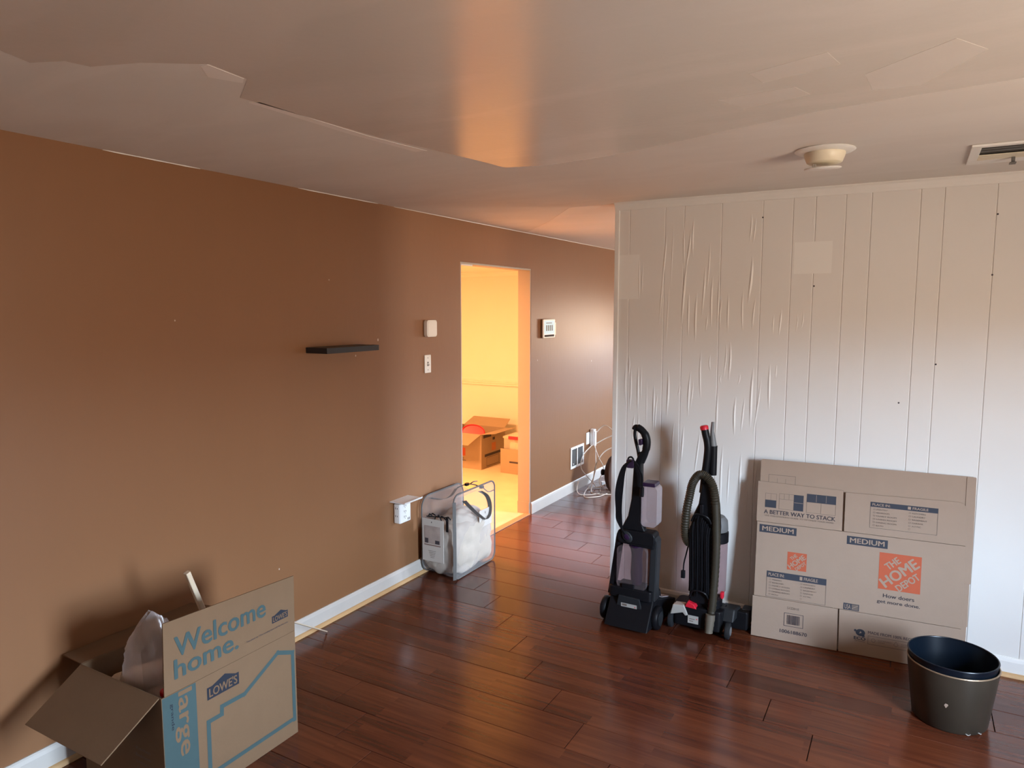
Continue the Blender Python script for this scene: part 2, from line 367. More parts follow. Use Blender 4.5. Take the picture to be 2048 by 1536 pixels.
# tan wall with the doorway
wl = MB(); x0, x1 = KX, XL
wl.box((x0, YS, 0), (x1, DY0, H), M_tan).box((x0, DY1, 0), (x1, YN, H), M_tan).box((x0, DY0, DZ), (x1, DY1, H), M_tan)
wl = struct(wl.build('wall_left'))
for y_, z_, q_ in ((3.33, 1.585, .006), (3.13, 1.50, .004), (5.30 + .12, 1.33, .006), (2.51, .42, .004), (1.98, 1.72, .003), (2.93, 1.93, .003), (6.6, 1.25, .006)):
    MB().prism(circ(q_, 9, 0, 0, q_*1.4), (XL, y_, z_), (0, 1, 0), (0, 0, 1), (1, 0, 0), -.0005, .0004, pm('paint_chip_plaster', (.52, .40, .32), .7)).build('paint_chip', wl)
jm = MB(); t = .012
jm.box((x0 - .002, DY1 - t, 0), (x1 - .002, DY1, DZ - .001), M_beige).box((x0 - .002, DY0, 0), (x1 - .002, DY0 + t, DZ - .001), M_beige).box((x0 - .002, DY0 + t, DZ - t - .001), (x1 - .002, DY1 - t, DZ - .001), M_beige)
jm.box((x0 - .004, DY1 - t - .006, 0), (x1 - .004, DY1 - t, .105), M_beige)
dj = struct(jm.build('door_1'))
MB().box((x0 - .001, DY0 + t, -.002), (x1 - .04, DY1 - t, .0012), M_tile).build('vinyl_strip', dj)
thr = MB().box((x1 - .045, DY0 + t, 0), (x1 + .010, DY1 - t, .007), pm('threshold_strip', (.50, .27, .14), .4, .1, 20)).build('threshold', dj, .003)
br = MB().box((XL - .06, DY0 + .02, DZ - t - .012), (XL - .005, DY0 + .17, DZ - t - .0015), M_plas).build('door_latch_plate', dj, .002)

def bbrd(name, O, U, V, L, shoe=True, h=.098, mat=None):   # baseboard: O start, U along, V out of the wall
    O, U, V = Vector(O), Vector(U), Vector(V); Z = Vector((0, 0, 1))
    prof = [(0, 0), (.014, 0), (.014, h - .02), (.010, h - .006), (.005, h), (0, h)]
    o = struct(MB().prism(prof, O, V, Z, U, 0, L, mat or M_trim).build(name))
    if shoe:
        q = [(.0142, .0005)] + [(.0142 + .017*math.cos(a), .0005 + .019*math.sin(a)) for a in [math.radians(i*15) for i in range(7)]]
        MB().prism(q, O, V, Z, U, 0, L, M_wood, True).build('shoe_moulding', o)
    return o
M_trim2 = pm('dimmed_white_trim', (.54, .50, .455), .45, .06, 10)  # white trim darkened in its colour for the weaker light along this wall
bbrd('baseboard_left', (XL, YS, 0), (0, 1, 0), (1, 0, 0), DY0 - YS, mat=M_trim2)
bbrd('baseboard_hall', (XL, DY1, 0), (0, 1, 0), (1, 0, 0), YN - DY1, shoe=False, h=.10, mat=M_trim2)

# white panelled wall
wb = struct(MB().box((XE, YW - .0072, 0), (XR, YW + .12, H), M_gap).build('wall_front'))
gr = [XE, -1.491, -1.277, -1.166, -.957, -.739, -.587, -.477, -.335, -.218, -.005, .094, .304, .52, .64, .85, 1.0, 1.12, 1.33, 1.45, 1.66, 1.80, XR]
pt = .010
for i in range(len(gr) - 1):
    a, b = gr[i] + (0 if i == 0 else .0011), gr[i + 1] - .0011; c = .0020
    vs = []; 
    for z in (0, H - .002):
        vs += [(a, YW + .001, z), (b, YW + .001, z), (b, YW - pt + c, z), (b - c, YW - pt, z), (a + c, YW - pt, z), (a, YW - pt + c, z)]
    f = [(i_, (i_ + 1) % 6, 6 + (i_ + 1) % 6, 6 + i_) for i_ in range(6)] + [tuple(range(5, -1, -1)), tuple(range(6, 12))]
    MB().add(vs, f, M_white).build('wall_panel', wb)
YF = YW - pt
pp = MB()
pp.box((-1.556, YF - .0005, 1.829), (-1.43, YF + .001, 2.089), M_patch)
pp.box((-.574, YF - .0005, 1.955), (-.39, YF + .001, 2.120), M_patch)
pp.build('bare_paint_square', wb)
nh = MB()
for x, z in ((.31, 2.21), (.305, 1.93), (-.47, 1.89), (-.74, 2.26), (.10, 1.50), (-.05, 1.30)):
    nh.lathe([(0, .0006), (.0035, .0006), (.0045, 0)], (x, YF, z), M_ink, (0, -1, 0), 8)
nh.build('nail_hole', wb)
# loose paint wrinkles: shallow vertical ridges standing off the panels
def wr(mb, x, z, L, w, h, tilt, bend):
    n = 12; cols = (-1, -.55, 0, .55, 1); hh = (0, .45, 1, .45, 0); vs = []
    for i in range(n + 1):
        t = i / n; s = math.sin(math.pi * t) ** .7; 
        xc = x + tilt*(t - .5)*L + bend*math.sin(math.pi*t*1.3)
        for c, q in zip(cols, hh): vs.append((xc + c*w*(.35 + .65*s), YF + .0004 - h*q*s, z - L*t))
    fs_ = [(i*5 + k, i*5 + k + 1, (i+1)*5 + k + 1, (i+1)*5 + k) for i in range(n) for k in range(4)]
    mb.add(vs, fs_, M_white, True)
wk = MB(); RR = random.Random(3)
def pxz(cx_, cy_):  # where a point of the wrinkle chart lies on the wall (metres)
    return (-1.578 + (cx_ - 45)/1640*1.30, 2.37 - (cy_ - 90)/1446*1.30)
RID = [(425,270,330,1.0),(405,480,400,.8),(630,190,250,1.1),(600,250,260,1.2),(575,440,430,1.3),(565,240,260,.9),(610,640,300,1.1),(665,640,330,1.2),(745,330,330,.9),(715,480,330,1.1),(775,540,340,1.2),
       (820,520,380,.9),(840,680,220,.8),(890,650,260,1.0),(740,790,110,.8),(1025,180,180,.9),(1050,200,170,.8),(1035,430,300,1.4),(990,630,280,.9),(1065,680,210,.9),(235,430,280,.9),(260,440,230,.7),
       (1195,780,140,.7),(1240,750,170,.9),(1380,760,120,.6),(1345,780,120,.6),(165,1060,160,.9),(140,1100,300,.8),(180,1130,330,1.1),(240,1130,320,1.2),(265,1120,260,.8),(365,1240,330,1.3),(385,1300,280,1.0),
       (470,1140,320,1.4),(555,1240,80,.9),(630,1140,320,1.2),(650,1200,200,.8),(710,1010,330,1.0),(775,1040,110,.8),(835,1280,290,1.1),(912,950,260,1.2),(880,960,240,.8),(855,1160,70,.7),(960,1290,260,1.3),(1015,1290,240,.9),
       (1070,1100,400,1.4),(1110,1150,400,.8),(980,1150,80,.7),(1185,1080,300,1.2),(1225,1090,90,.7),(480,160,500,.6),(455,560,500,.6),(310,1180,400,.6),(1420,200,80,.5),
       (210,1450,200,1.0),(250,1440,260,.9),(520,1480,300,1.0),(590,1500,260,1.1),(700,1520,330,1.0),(880,1600,420,1.2),(930,1700,300,.9),(1010,1640,380,1.2),(1060,1760,300,1.0),(1120,1660,300,.9),(800,1720,380,1.1),(1180,1700,260,.8),(760,1900,260,.9),(640,1850,300,.9)]
for cx_, cy_, L, s in RID:
    x, z = pxz(cx_, cy_); wr(wk, x, z, L/1446*1.30, .0055*s + .002, .0035*s, RR.uniform(-.10, .02), RR.uniform(-.004, .004))
wk = wk.build('paint_wrinkles', wb); wk['kind'] = 'stuff'
ct = MB(); ct.box((XE - .004, YW - pt - .009, 0), (XE + .024, YW + .125, H - .03), M_trim); struct(ct.build('trim_1', None, .003))
cm = MB().prism([(0, 0), (0, -.045), (.008, -.045), (.012, -.030), (.020, -.012), (.028, -.004), (.028, 0)], (XE - .004, YW - pt, H), (0, -1, 0), (0, 0, 1), (1, 0, 0), 0, XR - XE + .004, M_trim)
struct(cm.build('trim_2'))
bbrd('baseboard_front', (XE, YW - pt, 0), (1, 0, 0), (0, -1, 0), XR - XE, h=.092)

# unseen walls that close the room, with inferred windows and one added for light
def wall_open(name, side, mat, opens):
    mb = MB()
    lo, hi = (YS - .12, YN + .12) if side == 'right' else (KX, XR)
    def B(a, b, z0, z1):
        if b - a < 1e-4 or z1 - z0 < 1e-4: return
        if side == 'right': mb.box((XR, a, z0), (XR + .12, b, z1), mat)
        elif side == 'end': mb.box((a, YN, z0), (b, YN + .12, z1), mat)
        else: mb.box((a, YS - .12, z0), (b, YS, z1), mat)
    c = lo
    for a0, a1, z0, z1 in sorted(opens):
        B(c, a0, 0, H); B(a0, a1, 0, z0); B(a0, a1, z1, H); c = a1
    B(c, hi, 0, H); return struct(mb.build(name))
nwin = 0
for side, nm in (('right', 'wall_right'), ('end', 'wall_end'), ('back', 'wall_back')):
    ops = [w[1:] for w in WIN if w[0] == side]
    wall_open(nm, side, M_white if side != 'end' else M_white, ops)
    for a0, a1, z0, z1 in ops:
        nwin += 1; T = {'right': Matrix.Translation((XR + .06, 0, 0)) @ Matrix.Rotation(math.pi/2, 4, 'Z'), 'end': Matrix.Translation((0, YN + .06, 0)), 'back': Matrix.Translation((0, YS - .06, 0))}[side]
        f = MB(); w = .04; mid = (a0 + a1)/2
        f.box((a0, -.03, z0), (a0 + w, .03, z1), M_trim, T).box((a1 - w, -.03, z0), (a1, .03, z1), M_trim, T).box((a0 + w, -.03, z0), (a1 - w, .03, z0 + w), M_trim, T).box((a0 + w, -.03, z1 - w), (a1 - w, .03, z1), M_trim, T)
        if side == 'end': f.box((mid - .03, -.03, z0 + w), (mid + .03, .03, z1 - w), M_trim, T)
        else: f.box((a0 + w, -.025, (z0 + z1)/2 - .018), (a1 - w, .025, (z0 + z1)/2 + .018), M_trim, T)
        wo_ = struct(f.build('window_%d' % nwin)); MB().box((a0 + w, -.002, z0 + w), (a1 - w, .002, z1 - w), M_glass, T).build('pane', wo_)

# kitchen beyond the doorway
K0 = -6.1; KYS = 3.2; KH = 2.21
struct(MB().box((K0, KYS, -.12), (KX - .001, KY, 0), M_tile).build('floor_kitchen'))
struct(MB().box((K0, KYS, KH), (KX - .001, KY, KH + .08), M_kwall).build('ceiling_kitchen'))
struct(MB().box((K0, KY, 0), (KX - .001, KY + .1, KH), M_kwall).build('wall_kitchen'))
struct(MB().box((K0 - .1, KYS - .1, 0), (K0, KY + .1, KH), M_kwall).box((K0, KYS - .1, 0), (KX - .001, KYS, KH), M_kwall).build('wall_kitchen_side'))
struct(MB().box((KX - .004, KYS, 0), (KX - .0005, DY0 - .001, KH), M_kwall).box((KX - .004, DY1 + .001, 0), (KX - .0005, KY, KH), M_kwall).build('wall_kitchen_inner'))
struct(MB().prism([(0, -.035), (.012, -.035), (.022, -.02), (.016, -.008), (.026, 0), (.016, .01), (.022, .02), (.01, .032), (0, .032)], (K0, KY, .875), (0, -1, 0), (0, 0, 1), (1, 0, 0), 0, KX - K0 - .005, M_kwall).build('trim_3'))
struct(MB().prism([(0, 0), (0, -.05), (.01, -.05), (.02, -.02), (.045, 0)], (K0, KY, KH), (0, -1, 0), (0, 0, 1), (1, 0, 0), 0, KX - K0 - .005, M_kwall).build('trim_4'))
struct(MB().box((K0, KY - .014, 0), (KX - .005, KY, .09), M_kwall).build('baseboard_kitchen'))

#OBJECTS#
# ================================================================= OBJECTS
def ribbon(mb, pts, wdir, w, mat, th=.0012):
    P = [Vector(p) for p in pts]; D = Vector(wdir).normalized() * w / 2; vs = []; n = len(P)
    for i, p in enumerate(P):
        t = (P[min(i + 1, n - 1)] - P[max(i - 1, 0)]).normalized(); nn = t.cross(D).normalized() * th
        vs += [p - D - nn, p + D - nn, p + D + nn, p - D + nn]
    fs_ = [(i*4 + k, i*4 + (k + 1) % 4, i*4 + 4 + (k + 1) % 4, i*4 + 4 + k) for i in range(n - 1) for k in range(4)] + [(3, 2, 1, 0), tuple((n-1)*4 + k for k in range(4))]
    mb.add(vs, fs_, mat, True); return mb
def puff(mb, c, s, mat, amp=.02, fr=6, res=14, p=3.2, seed=0, T=None):   # lumpy rounded block
    vs = []; fs_ = []; idx = {}
    for ax in range(3):
        for sg in (-1, 1):
            for i in range(res):
                for j in range(res):
                    q = []
                    for a, b in ((i, j), (i + 1, j), (i + 1, j + 1), (i, j + 1)):
                        u, w = 2*a/res - 1, 2*b/res - 1; v = [0, 0, 0]; v[ax] = sg; v[(ax + 1) % 3] = u; v[(ax + 2) % 3] = w
                        key = tuple(round(x, 5) for x in v)
                        if key not in idx:
                            d = sum(abs(x) ** p for x in v) ** (1 / p); n = Vector([x / d for x in v])
                            pt = Vector((n.x*s[0]/2, n.y*s[1]/2, n.z*s[2]/2))
                            k = noise.noise(pt*fr + Vector((seed, seed*2, 0))) + .5*noise.noise(pt*fr*2.3 + Vector((0, seed, 3)))
                            idx[key] = len(vs); vs.append(Vector(c) + pt + n * k * amp)
                        q.append(idx[key])
                    fs_.append(tuple(q) if sg > 0 else tuple(reversed(q)))
    mb.add(vs, fs_, mat, True, T); return mb
def rbox(mb, c, s, r, mat, axis='z', T=None, top=1.0):   # block with rounded corners about one axis, optional taper
    w, h, L = {'z': (s[0], s[1], s[2]), 'y': (s[0], s[2], s[1]), 'x': (s[1], s[2], s[0])}[axis]
    o = rrect(w, h, r); vs = []
    for d, k in ((-L/2, 1), (L/2, top)):
        for a, b in o:
            a, b = a*k, b*k
            vs.append(Vector(c) + Vector({'z': (a, b, d), 'y': (a, d, b), 'x': (d, a, b)}[axis]))
    n = len(o); mb.add(vs, [tuple(range(n)), tuple(range(2*n - 1, n - 1, -1))] + [(i, (i+1) % n, n + (i+1) % n, n + i) for i in range(n)], mat, True, T); return mb

# ---- large open moving box at the lower left
bx = thing('moving_box', 'large open brown moving box with teal Welcome home print by the tan wall', 'box', (-2.41, 1.70, 0))
O = (-2.41, 1.70, 0); F, Bk, Y0, Y1, Z1 = -2.169, -2.655, 1.400, 2.000, .446; t = .0045
m = MB(); m.box((Bk, Y0, .001), (F, Y1, .006), M_card); m.box((F - t, Y0, .006), (F, Y1, Z1), M_card); m.box((Bk, Y0, .006), (Bk + t, Y1, Z1), M_card)
m.box((Bk + t, Y0, .006), (F - t, Y0 + t, Z1), M_card); m.box((Bk + t, Y1 - t, .006), (F - t, Y1, Z1), M_card)
m.build('carton', bx, off=O)
m = MB().prism([(Y0 + .012, Z1 + .001), (Y1, Z1 + .001), (Y1 + .004, .679), (Y0 + .020, .706)], (F - t/2, 0, 0), (0, 1, 0), (0, 0, 1), (1, 0, 0), -t/2, t/2, M_card)
m.build('flap', bx, off=O)
th = math.radians(32); D = Vector((0, -math.cos(th), -math.sin(th))); Nn = Vector((0, -math.sin(th), math.cos(th)))
MB().prism([(F - .012, .002), (Bk + .006, .002), (Bk + .012, .24), (F - .020, .24)], (0, Y0, Z1 + .002), (1, 0, 0), D, Nn, -t, 0, M_card).build('flap', bx, off=O)
MB().prism([(Y0 + .006, 0), (Y1 - .006, 0), (Y1 - .02, .150), (Y0 + .02, .150)], (Bk, 0, Z1 + .002), (0, 1, 0), Vector((-1, 0, -.06)), Vector((.06, 0, -1)), 0, t, M_card).build('flap', bx, off=O)
MB().prism([(Bk + .01, 0), (F - .01, 0), (F - .03, -.235), (Bk + .03, -.235)], (0, Y1 - t - .001, Z1), (1, 0, 0), (0, .03, 1), (0, -1, .03), 0, t, M_card).build('flap', bx, off=O)
offv = Vector(O)
p = Print(Vector((F, 0, 0)) - offv, (0, 1, 0), (0, 0, 1), (1, 0, 0))
p.rect(1.402, .012, 1.533, Z1 - .002, M_teal).text('large', 1.361, .284, 1.601, .356, M_card, .018, 1, -math.pi/2).text('grande', 1.388, .355, 1.486, .370, M_blue, .01, 1, -math.pi/2)
p.build('size_band', bx, 'teal band lettered large')
p = Print(Vector((F, 0, 0)) - offv, (0, 1, 0), (0, 0, 1), (1, 0, 0))
p.line([(1.576, .06), (1.578, .270), (1.635, .270), (1.637, .300), (1.739, .298), (1.907, .390), (1.984, .358), (1.984, .066)], .017, M_teal); p.line([(1.984, .070), (1.576, .066)], .017, M_teal, .6)
p.build('house_outline', bx, 'teal house outline print')
def logo_roof(p, a0, b0, a1, b1, pk):
    w = a1 - a0; p.poly([(a0, b0), (a1, b0), (a1, b1), (a1 - .10*w, b1), (a0 + .56*w, pk), (a0 + .16*w, b1), (a0, b1)], M_blue)
    p.text("LOWE'S", a0 + .06*w, b0 + .16*(b1 - b0), a1 - .06*w, b1 - .12*(b1 - b0), M_card, .02, 1)
p = Print(Vector((F, 0, 0)) - offv, (0, 1, 0), (0, 0, 1), (1, 0, 0)); logo_roof(p, 1.577, .352, 1.717, .399, .420); p.build('store_logo', bx, 'dark blue gabled logo reading LOWES')
p = Print(Vector((F + .0002, 0, 0)) - offv, (0, 1, 0), (0, 0, 1), (1, 0, 0)); logo_roof(p, 1.884, .521, 1.966, .550, .563); p.build('store_logo', bx, 'dark blue gabled logo reading LOWES')
p = Print(Vector((F + .0002, 0, 0)) - offv, (0, 1, 0), (0, 0, 1), (1, 0, 0))
p.text('Welcome', 1.457, .566, 1.855, .642, M_teal, .022); p.build('slogan', bx, 'teal lettering Welcome')
p = Print(Vector((F + .0002, 0, 0)) - offv, (0, 1, 0), (0, 0, 1), (1, 0, 0)); p.text('home.', 1.452, .490, 1.722, .562, M_teal, .022); p.build('slogan', bx, 'teal lettering home')
p = Print(Vector((F + .0002, 0, 0)) - offv, (0, 1, 0), (0, 0, 1), (1, 0, 0)); p.text('You pack up. This moving box will do the rest.', 1.757, .493, 1.965, .502, M_ink, .004)
p.build('fine_print', bx)
p = Print(Vector((0, Y0, 0)) - offv, (1, 0, 0), (0, 0, 1), (0, -1, 0))
for i, w_ in enumerate(('- Kitchen', '- Bedroom', '- Living room', '- Garage', '- Office')): p.text(w_, -2.345, .218 - .026*i, -2.345 + .011*len(w_), .230 - .026*i, M_fade, .008)
p.build('checklist', bx)

# contents of the box
pb = thing('plastic_bag', 'crumpled clear plastic bag poking out of the large moving box', 'bag', (-2.43, 1.53, .02))
m = MB(); vs = []; n = 36; rows = 26
for i in range(rows + 1):
    t_ = i / rows; z = .02 + .645*t_; rx = .13*(1 - t_**3.0) + .010; ry = .108*(1 - .30*t_**6) - .015*t_; cx_ = -2.43 + .03*t_; cy_ = 1.525 + .0*t_
    for k in range(n):
        a = 2*math.pi*k/n; q = Vector((math.cos(a)*3, math.sin(a)*3, t_*5)); nn = noise.noise(q) * .16 + abs(noise.noise(q*2.1)) * .14 - .05
        dz = -.055*max(0, math.sin(a))*t_**3 - .05*max(0, -math.sin(a))*t_**8
        vs.append((cx_ + rx*math.cos(a)*(1 + nn), max(1.412, cy_ + ry*math.sin(a)*(1 + nn)), z + dz + .012*nn))
m.add(vs, [(i*n + k, i*n + (k+1) % n, (i+1)*n + (k+1) % n, (i+1)*n + k) for i in range(rows) for k in range(n)] + [tuple(rows*n + k for k in range(n))], M_bagfilm, True)
m.build('film', pb, off=(-2.43, 1.53, .02))
def roll(name, a, b, r, mat, label, cat):
    a, b = Vector(a), Vector(b); d = b - a; L = d.length
    mb_ = MB().lathe([(r*.35, .002), (r*.35, -.001), (r*.93, -.001), (r, .004), (r*1.02, L*.4), (r, L - .004), (r*.93, L + .001), (r*.35, L + .001), (r*.35, L - .003)], (0, 0, 0), mat, d, 22)
    o = mb_.build(name); o.location = a; tag(o, label, cat); return o
r1 = roll('paper_roll', (-2.54, 1.47, .36), (-2.31, 1.575, .455), .045, M_roll, 'upper white wrapped roll inside the plastic bag in the moving box', 'paper roll')
r2 = roll('paper_roll', (-2.54, 1.475, .25), (-2.31, 1.530, .360), .045, M_roll, 'lower white wrapped roll beneath the other roll in the moving box', 'paper roll')
r1['group'] = r2['group'] = 'wrapped rolls in the moving box'
rt = thing('red_tub', 'red plastic tub inside the moving box beside the plastic bag', 'tub', (-2.235, 1.52, .006))
m = MB(); rbox(m, (0, 0, .195), (.09, .11, .39), .02, M_red); m.build('tub', rt, .004); m = MB(); rbox(m, (0, 0, .40), (.098, .118, .02), .02, M_red); m.build('lid', rt, .004)
st = Vector((-2.40, 1.944, .012)); en = Vector((-2.402, 1.684, .756)); d = (en - st).normalized()
m = MB(); a = d.cross(Vector((1, 0, 0))).normalized()
m.prism(rrect(.020, .020, .003, 2), st, (1, 0, 0), a, d, 0, (en - st).length, M_stick); o = m.build('wood_stick'); tag(o, 'square pale wooden stick standing up out of the moving box', 'stick')
st = Vector((-2.726, 2.742, .006)); en = Vector((-2.33, 1.978, .492)); d = (en - st).normalized(); a = d.cross(Vector((0, 0, 1))).normalized()
m = MB().prism(rrect(.010, .006, .002, 2), st, a, a.cross(d), d, 0, (en - st).length, M_stick); o = m.build('thin_stick'); tag(o, 'thin wooden stick leaning from the floor onto the moving box rim', 'stick')

# ---- clear zipped bag of bedding beside the doorway
BO = (-2.66, 3.94, 0); bb = thing('bedding_bag', 'clear vinyl zipped bag stuffed with an off-white comforter beside the doorway', 'bag', BO)
m = MB(); puff(m, (-2.655, 3.945, .188), (.29, .50, .365), M_comf, .022, 9, 18, 4.2, 2)
puff(m, (-2.64, 3.96, .33), (.20, .34, .17), M_comf, .025, 10, 12, 2.6, 5); puff(m, (-2.73, 3.90, .17), (.16, .42, .29), M_comf, .02, 11, 12, 2.8, 9)
for k_, v_ in enumerate(m.v): m.v[k_] = (max(v_[0], -2.800), v_[1], max(v_[2], .006))
m.build('comforter', bb, off=BO)
fr = rrect(.515, .565, .055, 7, 3.945, .290); frb = rrect(.50, .52, .08, 7, 3.955, .266)
m = MB(); n = len(fr); vs = []; NX = 9
for i in range(NX):
    t_ = i / (NX - 1); 
    for k in range(n):
        q = Vector((t_*4, fr[k][0]*7, fr[k][1]*7)); sag = .012*noise.noise(q) * math.sin(math.pi*t_); top = max(0, (fr[k][1] - .45)/.12)
        vs.append((-2.525 - .265*t_, fr[k][0]*(1 - t_) + frb[k][0]*t_ + sag, max(.004, fr[k][1]*(1 - t_) + frb[k][1]*t_ + sag - .06*top*math.sin(math.pi*t_))))
m.add(vs, [(i*n + k, i*n + (k+1) % n, (i+1)*n + (k+1) % n, (i+1)*n + k) for i in range(NX - 1) for k in range(n)], M_vinyl, True)
m.build('gusset', bb, off=BO)
for xx, f_ in ((-2.524, fr), (-2.792, frb)):
    m = MB(); cy_, cz = 3.945, .28; rings = 6; vs = []
    for r_ in range(rings + 1):
        s_ = r_ / rings
        for k in range(n):
            a_, b_ = cy_ + (f_[k][0] - cy_)*s_, cz + (f_[k][1] - cz)*s_
            vs.append((xx + (.010*noise.noise(Vector((a_*14, b_*14, xx))) + .006) * (1 - s_**3), a_, b_))
    m.add(vs, [(i*n + k, i*n + (k+1) % n, (i+1)*n + (k+1) % n, (i+1)*n + k) for i in range(rings) for k in range(n)], M_vinyl, True); m.build('side_panel', bb, off=BO)
    MB().tube([(xx, a_, max(.007, b_)) for a_, b_ in f_], .0055, M_strap, 6, closed=True).build('piping', bb, off=BO)
m = MB(); ribbon(m, spl([(-2.520, 3.690, .012), (-2.517, 3.688, .2), (-2.518, 3.687, .4), (-2.520, 3.690, .53)]), (.6, 1, 0), .024, M_strap); m.build('corner_tape', bb, off=BO)
m = MB(); ribbon(m, spl([(-2.508, 3.79, .52), (-2.500, 3.86, .455), (-2.497, 3.95, .385), (-2.498, 4.03, .335), (-2.498, 4.085, .355), (-2.502, 4.10, .42), (-2.508, 4.07, .49), (-2.53, 4.02, .53)]), (1, .25, .2), .030, M_strap, .0016); m.build('handle', bb, off=BO)
m = MB(); ribbon(m, spl([(-2.79, 3.80, .50), (-2.765, 3.90, .47), (-2.76, 4.0, .47), (-2.78, 4.1, .50)]), (1, .2, .3), .026, M_strap); m.build('handle', bb, off=BO)
m = MB()
for pts in ([(-2.66, 3.93, .556), (-2.62, 3.98, .575), (-2.58, 4.02, .57), (-2.545, 4.06, .545)], [(-2.54, 4.05, .56), (-2.53, 4.12, .505), (-2.525, 4.19, .50)], [(-2.60, 4.0, .575), (-2.56, 3.98, .60), (-2.58, 4.06, .585)]): m.tube(spl(pts), .004, M_strap, 6)
for c_ in ((-2.615, 3.985, .575), (-2.54, 4.055, .55)): rbox(m, c_, (.022, .034, .016), .005, M_black)
m.build('zip_pull', bb, off=BO)
m = MB(); rr_ = random.Random(5)
for k in range(7):
    c_ = Vector((-2.70 + .024*k, 3.682, .418 + .006*math.sin(k*2))); m.tube(spl([c_ + Vector((-.014, -.002, rr_.uniform(-.012, .012))), c_ + Vector((0, -.012, rr_.uniform(.004, .022))), c_ + Vector((.016, -.004, rr_.uniform(-.02, .008)))], 5), .0042, M_black, 6)
m.tube([(-2.735, 3.684, .412), (-2.56, 3.684, .425)], .0035, M_black, 6); m.box((-2.578, 3.678, .33), (-2.562, 3.684, .43), M_black); m.build('drawstring', bb, off=BO)
bo = Vector(BO)
p = Print(Vector((0, 3.672, 0)) - bo, (1, 0, 0), (0, 0, 1), (0, -1, 0))
p.mb.box((-2.765 + 2.66, 3.673 - 3.94, .115), (-2.595 + 2.66, 3.677 - 3.94, .400), M_paper)
p.rect(-2.745, .235, -2.62, .355, M_photo, 1).rect(-2.748, .222, -2.617, .229, pm('mauve_print', (.20, .12, .10), .8), 1).rect(-2.69, .375, -2.685, .385, M_ink, 1)
for i in range(5): p.rect(-2.715 + .004*i, .185 - .011*i, -2.655 - .003*i, .1875 - .011*i, M_fade, 1)
p.rect(-2.742, .238, -2.715, .27, M_ink, 2).rect(-2.66, .238, -2.625, .262, M_ink, 2); p.build('photo_card', bb, 'white card with a bedroom photo')
m = MB().box((-2.508 + 2.66, .03, .285), (-2.505 + 2.66, .19, .405), M_paper); p = Print(Vector((-2.505, 0, 0)) - bo, (0, 1, 0), (0, 0, 1), (1, 0, 0)); p.mb.add(m.v, m.f, M_paper)
p.rect(4.04, .372, 4.046, .388, M_ink, 1); p.line([(4.0, .335), (4.10, .355)], .003, M_fade, 1); p.line([(4.0, .322), (4.07, .336)], .003, M_fade, 1); p.build('care_label', bb, 'pale care label on the side')

# ---- things fixed to the tan wall
m = MB().box((-2.818, 2.741, 1.536), (-2.665, 3.155, 1.5665), M_blacks); o = m.build('floating_shelf', None, .0012, off=(-2.818, 2.948, 1.551)); tag(o, 'short black floating shelf on the tan wall', 'shelf')
so = thing('wall_sensor', 'white rounded square sensor on the tan wall above the light switch', 'sensor', (XL, 3.846, 1.642))
m = MB().prism(rrect(.112, .112, .018), (0, 0, 0), (0, 1, 0), (0, 0, 1), (1, 0, 0), .001, .030, M_plas); m.build('housing', so, .004, seg=3)
m = MB().prism(rrect(.096, .096, .014), (0, 0, 0), (0, 1, 0), (0, 0, 1), (1, 0, 0), .0295, .032, M_plas); m.build('front_cover', so, .001)
sw = thing('light_switch', 'white toggle light switch plate on the tan wall below the sensor', 'switch', (XL, 3.826, 1.406))
MB().prism(rrect(.070, .120, .004, 2), (0, 0, 0), (0, 1, 0), (0, 0, 1), (1, 0, 0), .0005, .006, M_plas).build('plate', sw, .002)
MB().box((.006, -.006, -.014), (.0066, .006, .014), M_ink).build('toggle_slot', sw)
MB().prism([(0, -.004), (.018, -.012), (.018, -.006), (0, .006)], (.006, -.004, 0), (1, 0, 0), (0, 0, 1), (0, 1, 0), 0, .008, M_plas).build('toggle', sw, .001)
m = MB()
for z in (.040, -.040): m.lathe([(.0035, 0), (.0035, .001), (0, .0014)], (.006, 0, z), M_grey, (1, 0, 0), 8)
m.build('screw', sw)['kind'] = 'stuff'
uo = thing('outlet_extender', 'white plug-in outlet extender with little shelf low on the tan wall', 'outlet', (XL, 3.50, .49))
rb = MB(); rbox(rb, (.030, -.002, -.010), (.054, .115, .125), .012, M_plas); rb.build('block', uo, .004)
m = MB().prism([(0, 0), (.118, 0), (.122, .010), (.117, .012), (.112, .006), (0, .006)], (0, -.09, .068), (1, 0, 0), (0, 0, 1), (0, 1, 0), 0, .185, M_plas); m.build('device_shelf', uo, .001)
m = MB()
for z in (.030, -.005, -.040):
    m.box((.0572, -.018, z), (.0576, -.014, z + .012), M_ink).box((.0572, -.002, z), (.0576, .002, z + .010), M_ink).box((.0572, -.009, z - .008), (.0576, -.005, z - .004), M_ink)
for z in (.02, -.03): m.box((.020, -.0600, z), (.024, -.0596, z + .012), M_ink).box((.034, -.0600, z), (.038, -.0596, z + .010), M_ink)
m.box((.0572, .018, -.062), (.0576, .024, -.048), M_ink).box((.0572, .032, -.062), (.0576, .038, -.048), M_ink); m.build('socket_slots', uo)['kind'] = 'stuff'
to = thing('control_panel', 'white wall control panel with lit pale blue screen right of the doorway', 'control panel', (XL, 5.595, 1.60))
MB().prism(rrect(.235, .165, .012), (0, 0, 0), (0, 1, 0), (0, 0, 1), (1, 0, 0), .010, .026, M_plas).box((.0006, -.07, -.05), (.012, .07, .05), M_plas).build('housing', to, .004)
p = Print((.026, 0, 0), (0, 1, 0), (0, 0, 1), (1, 0, 0)); p.rect(-.100, -.050, .100, .070, M_screen); p.rect(-.095, -.072, .095, -.054, M_ink)
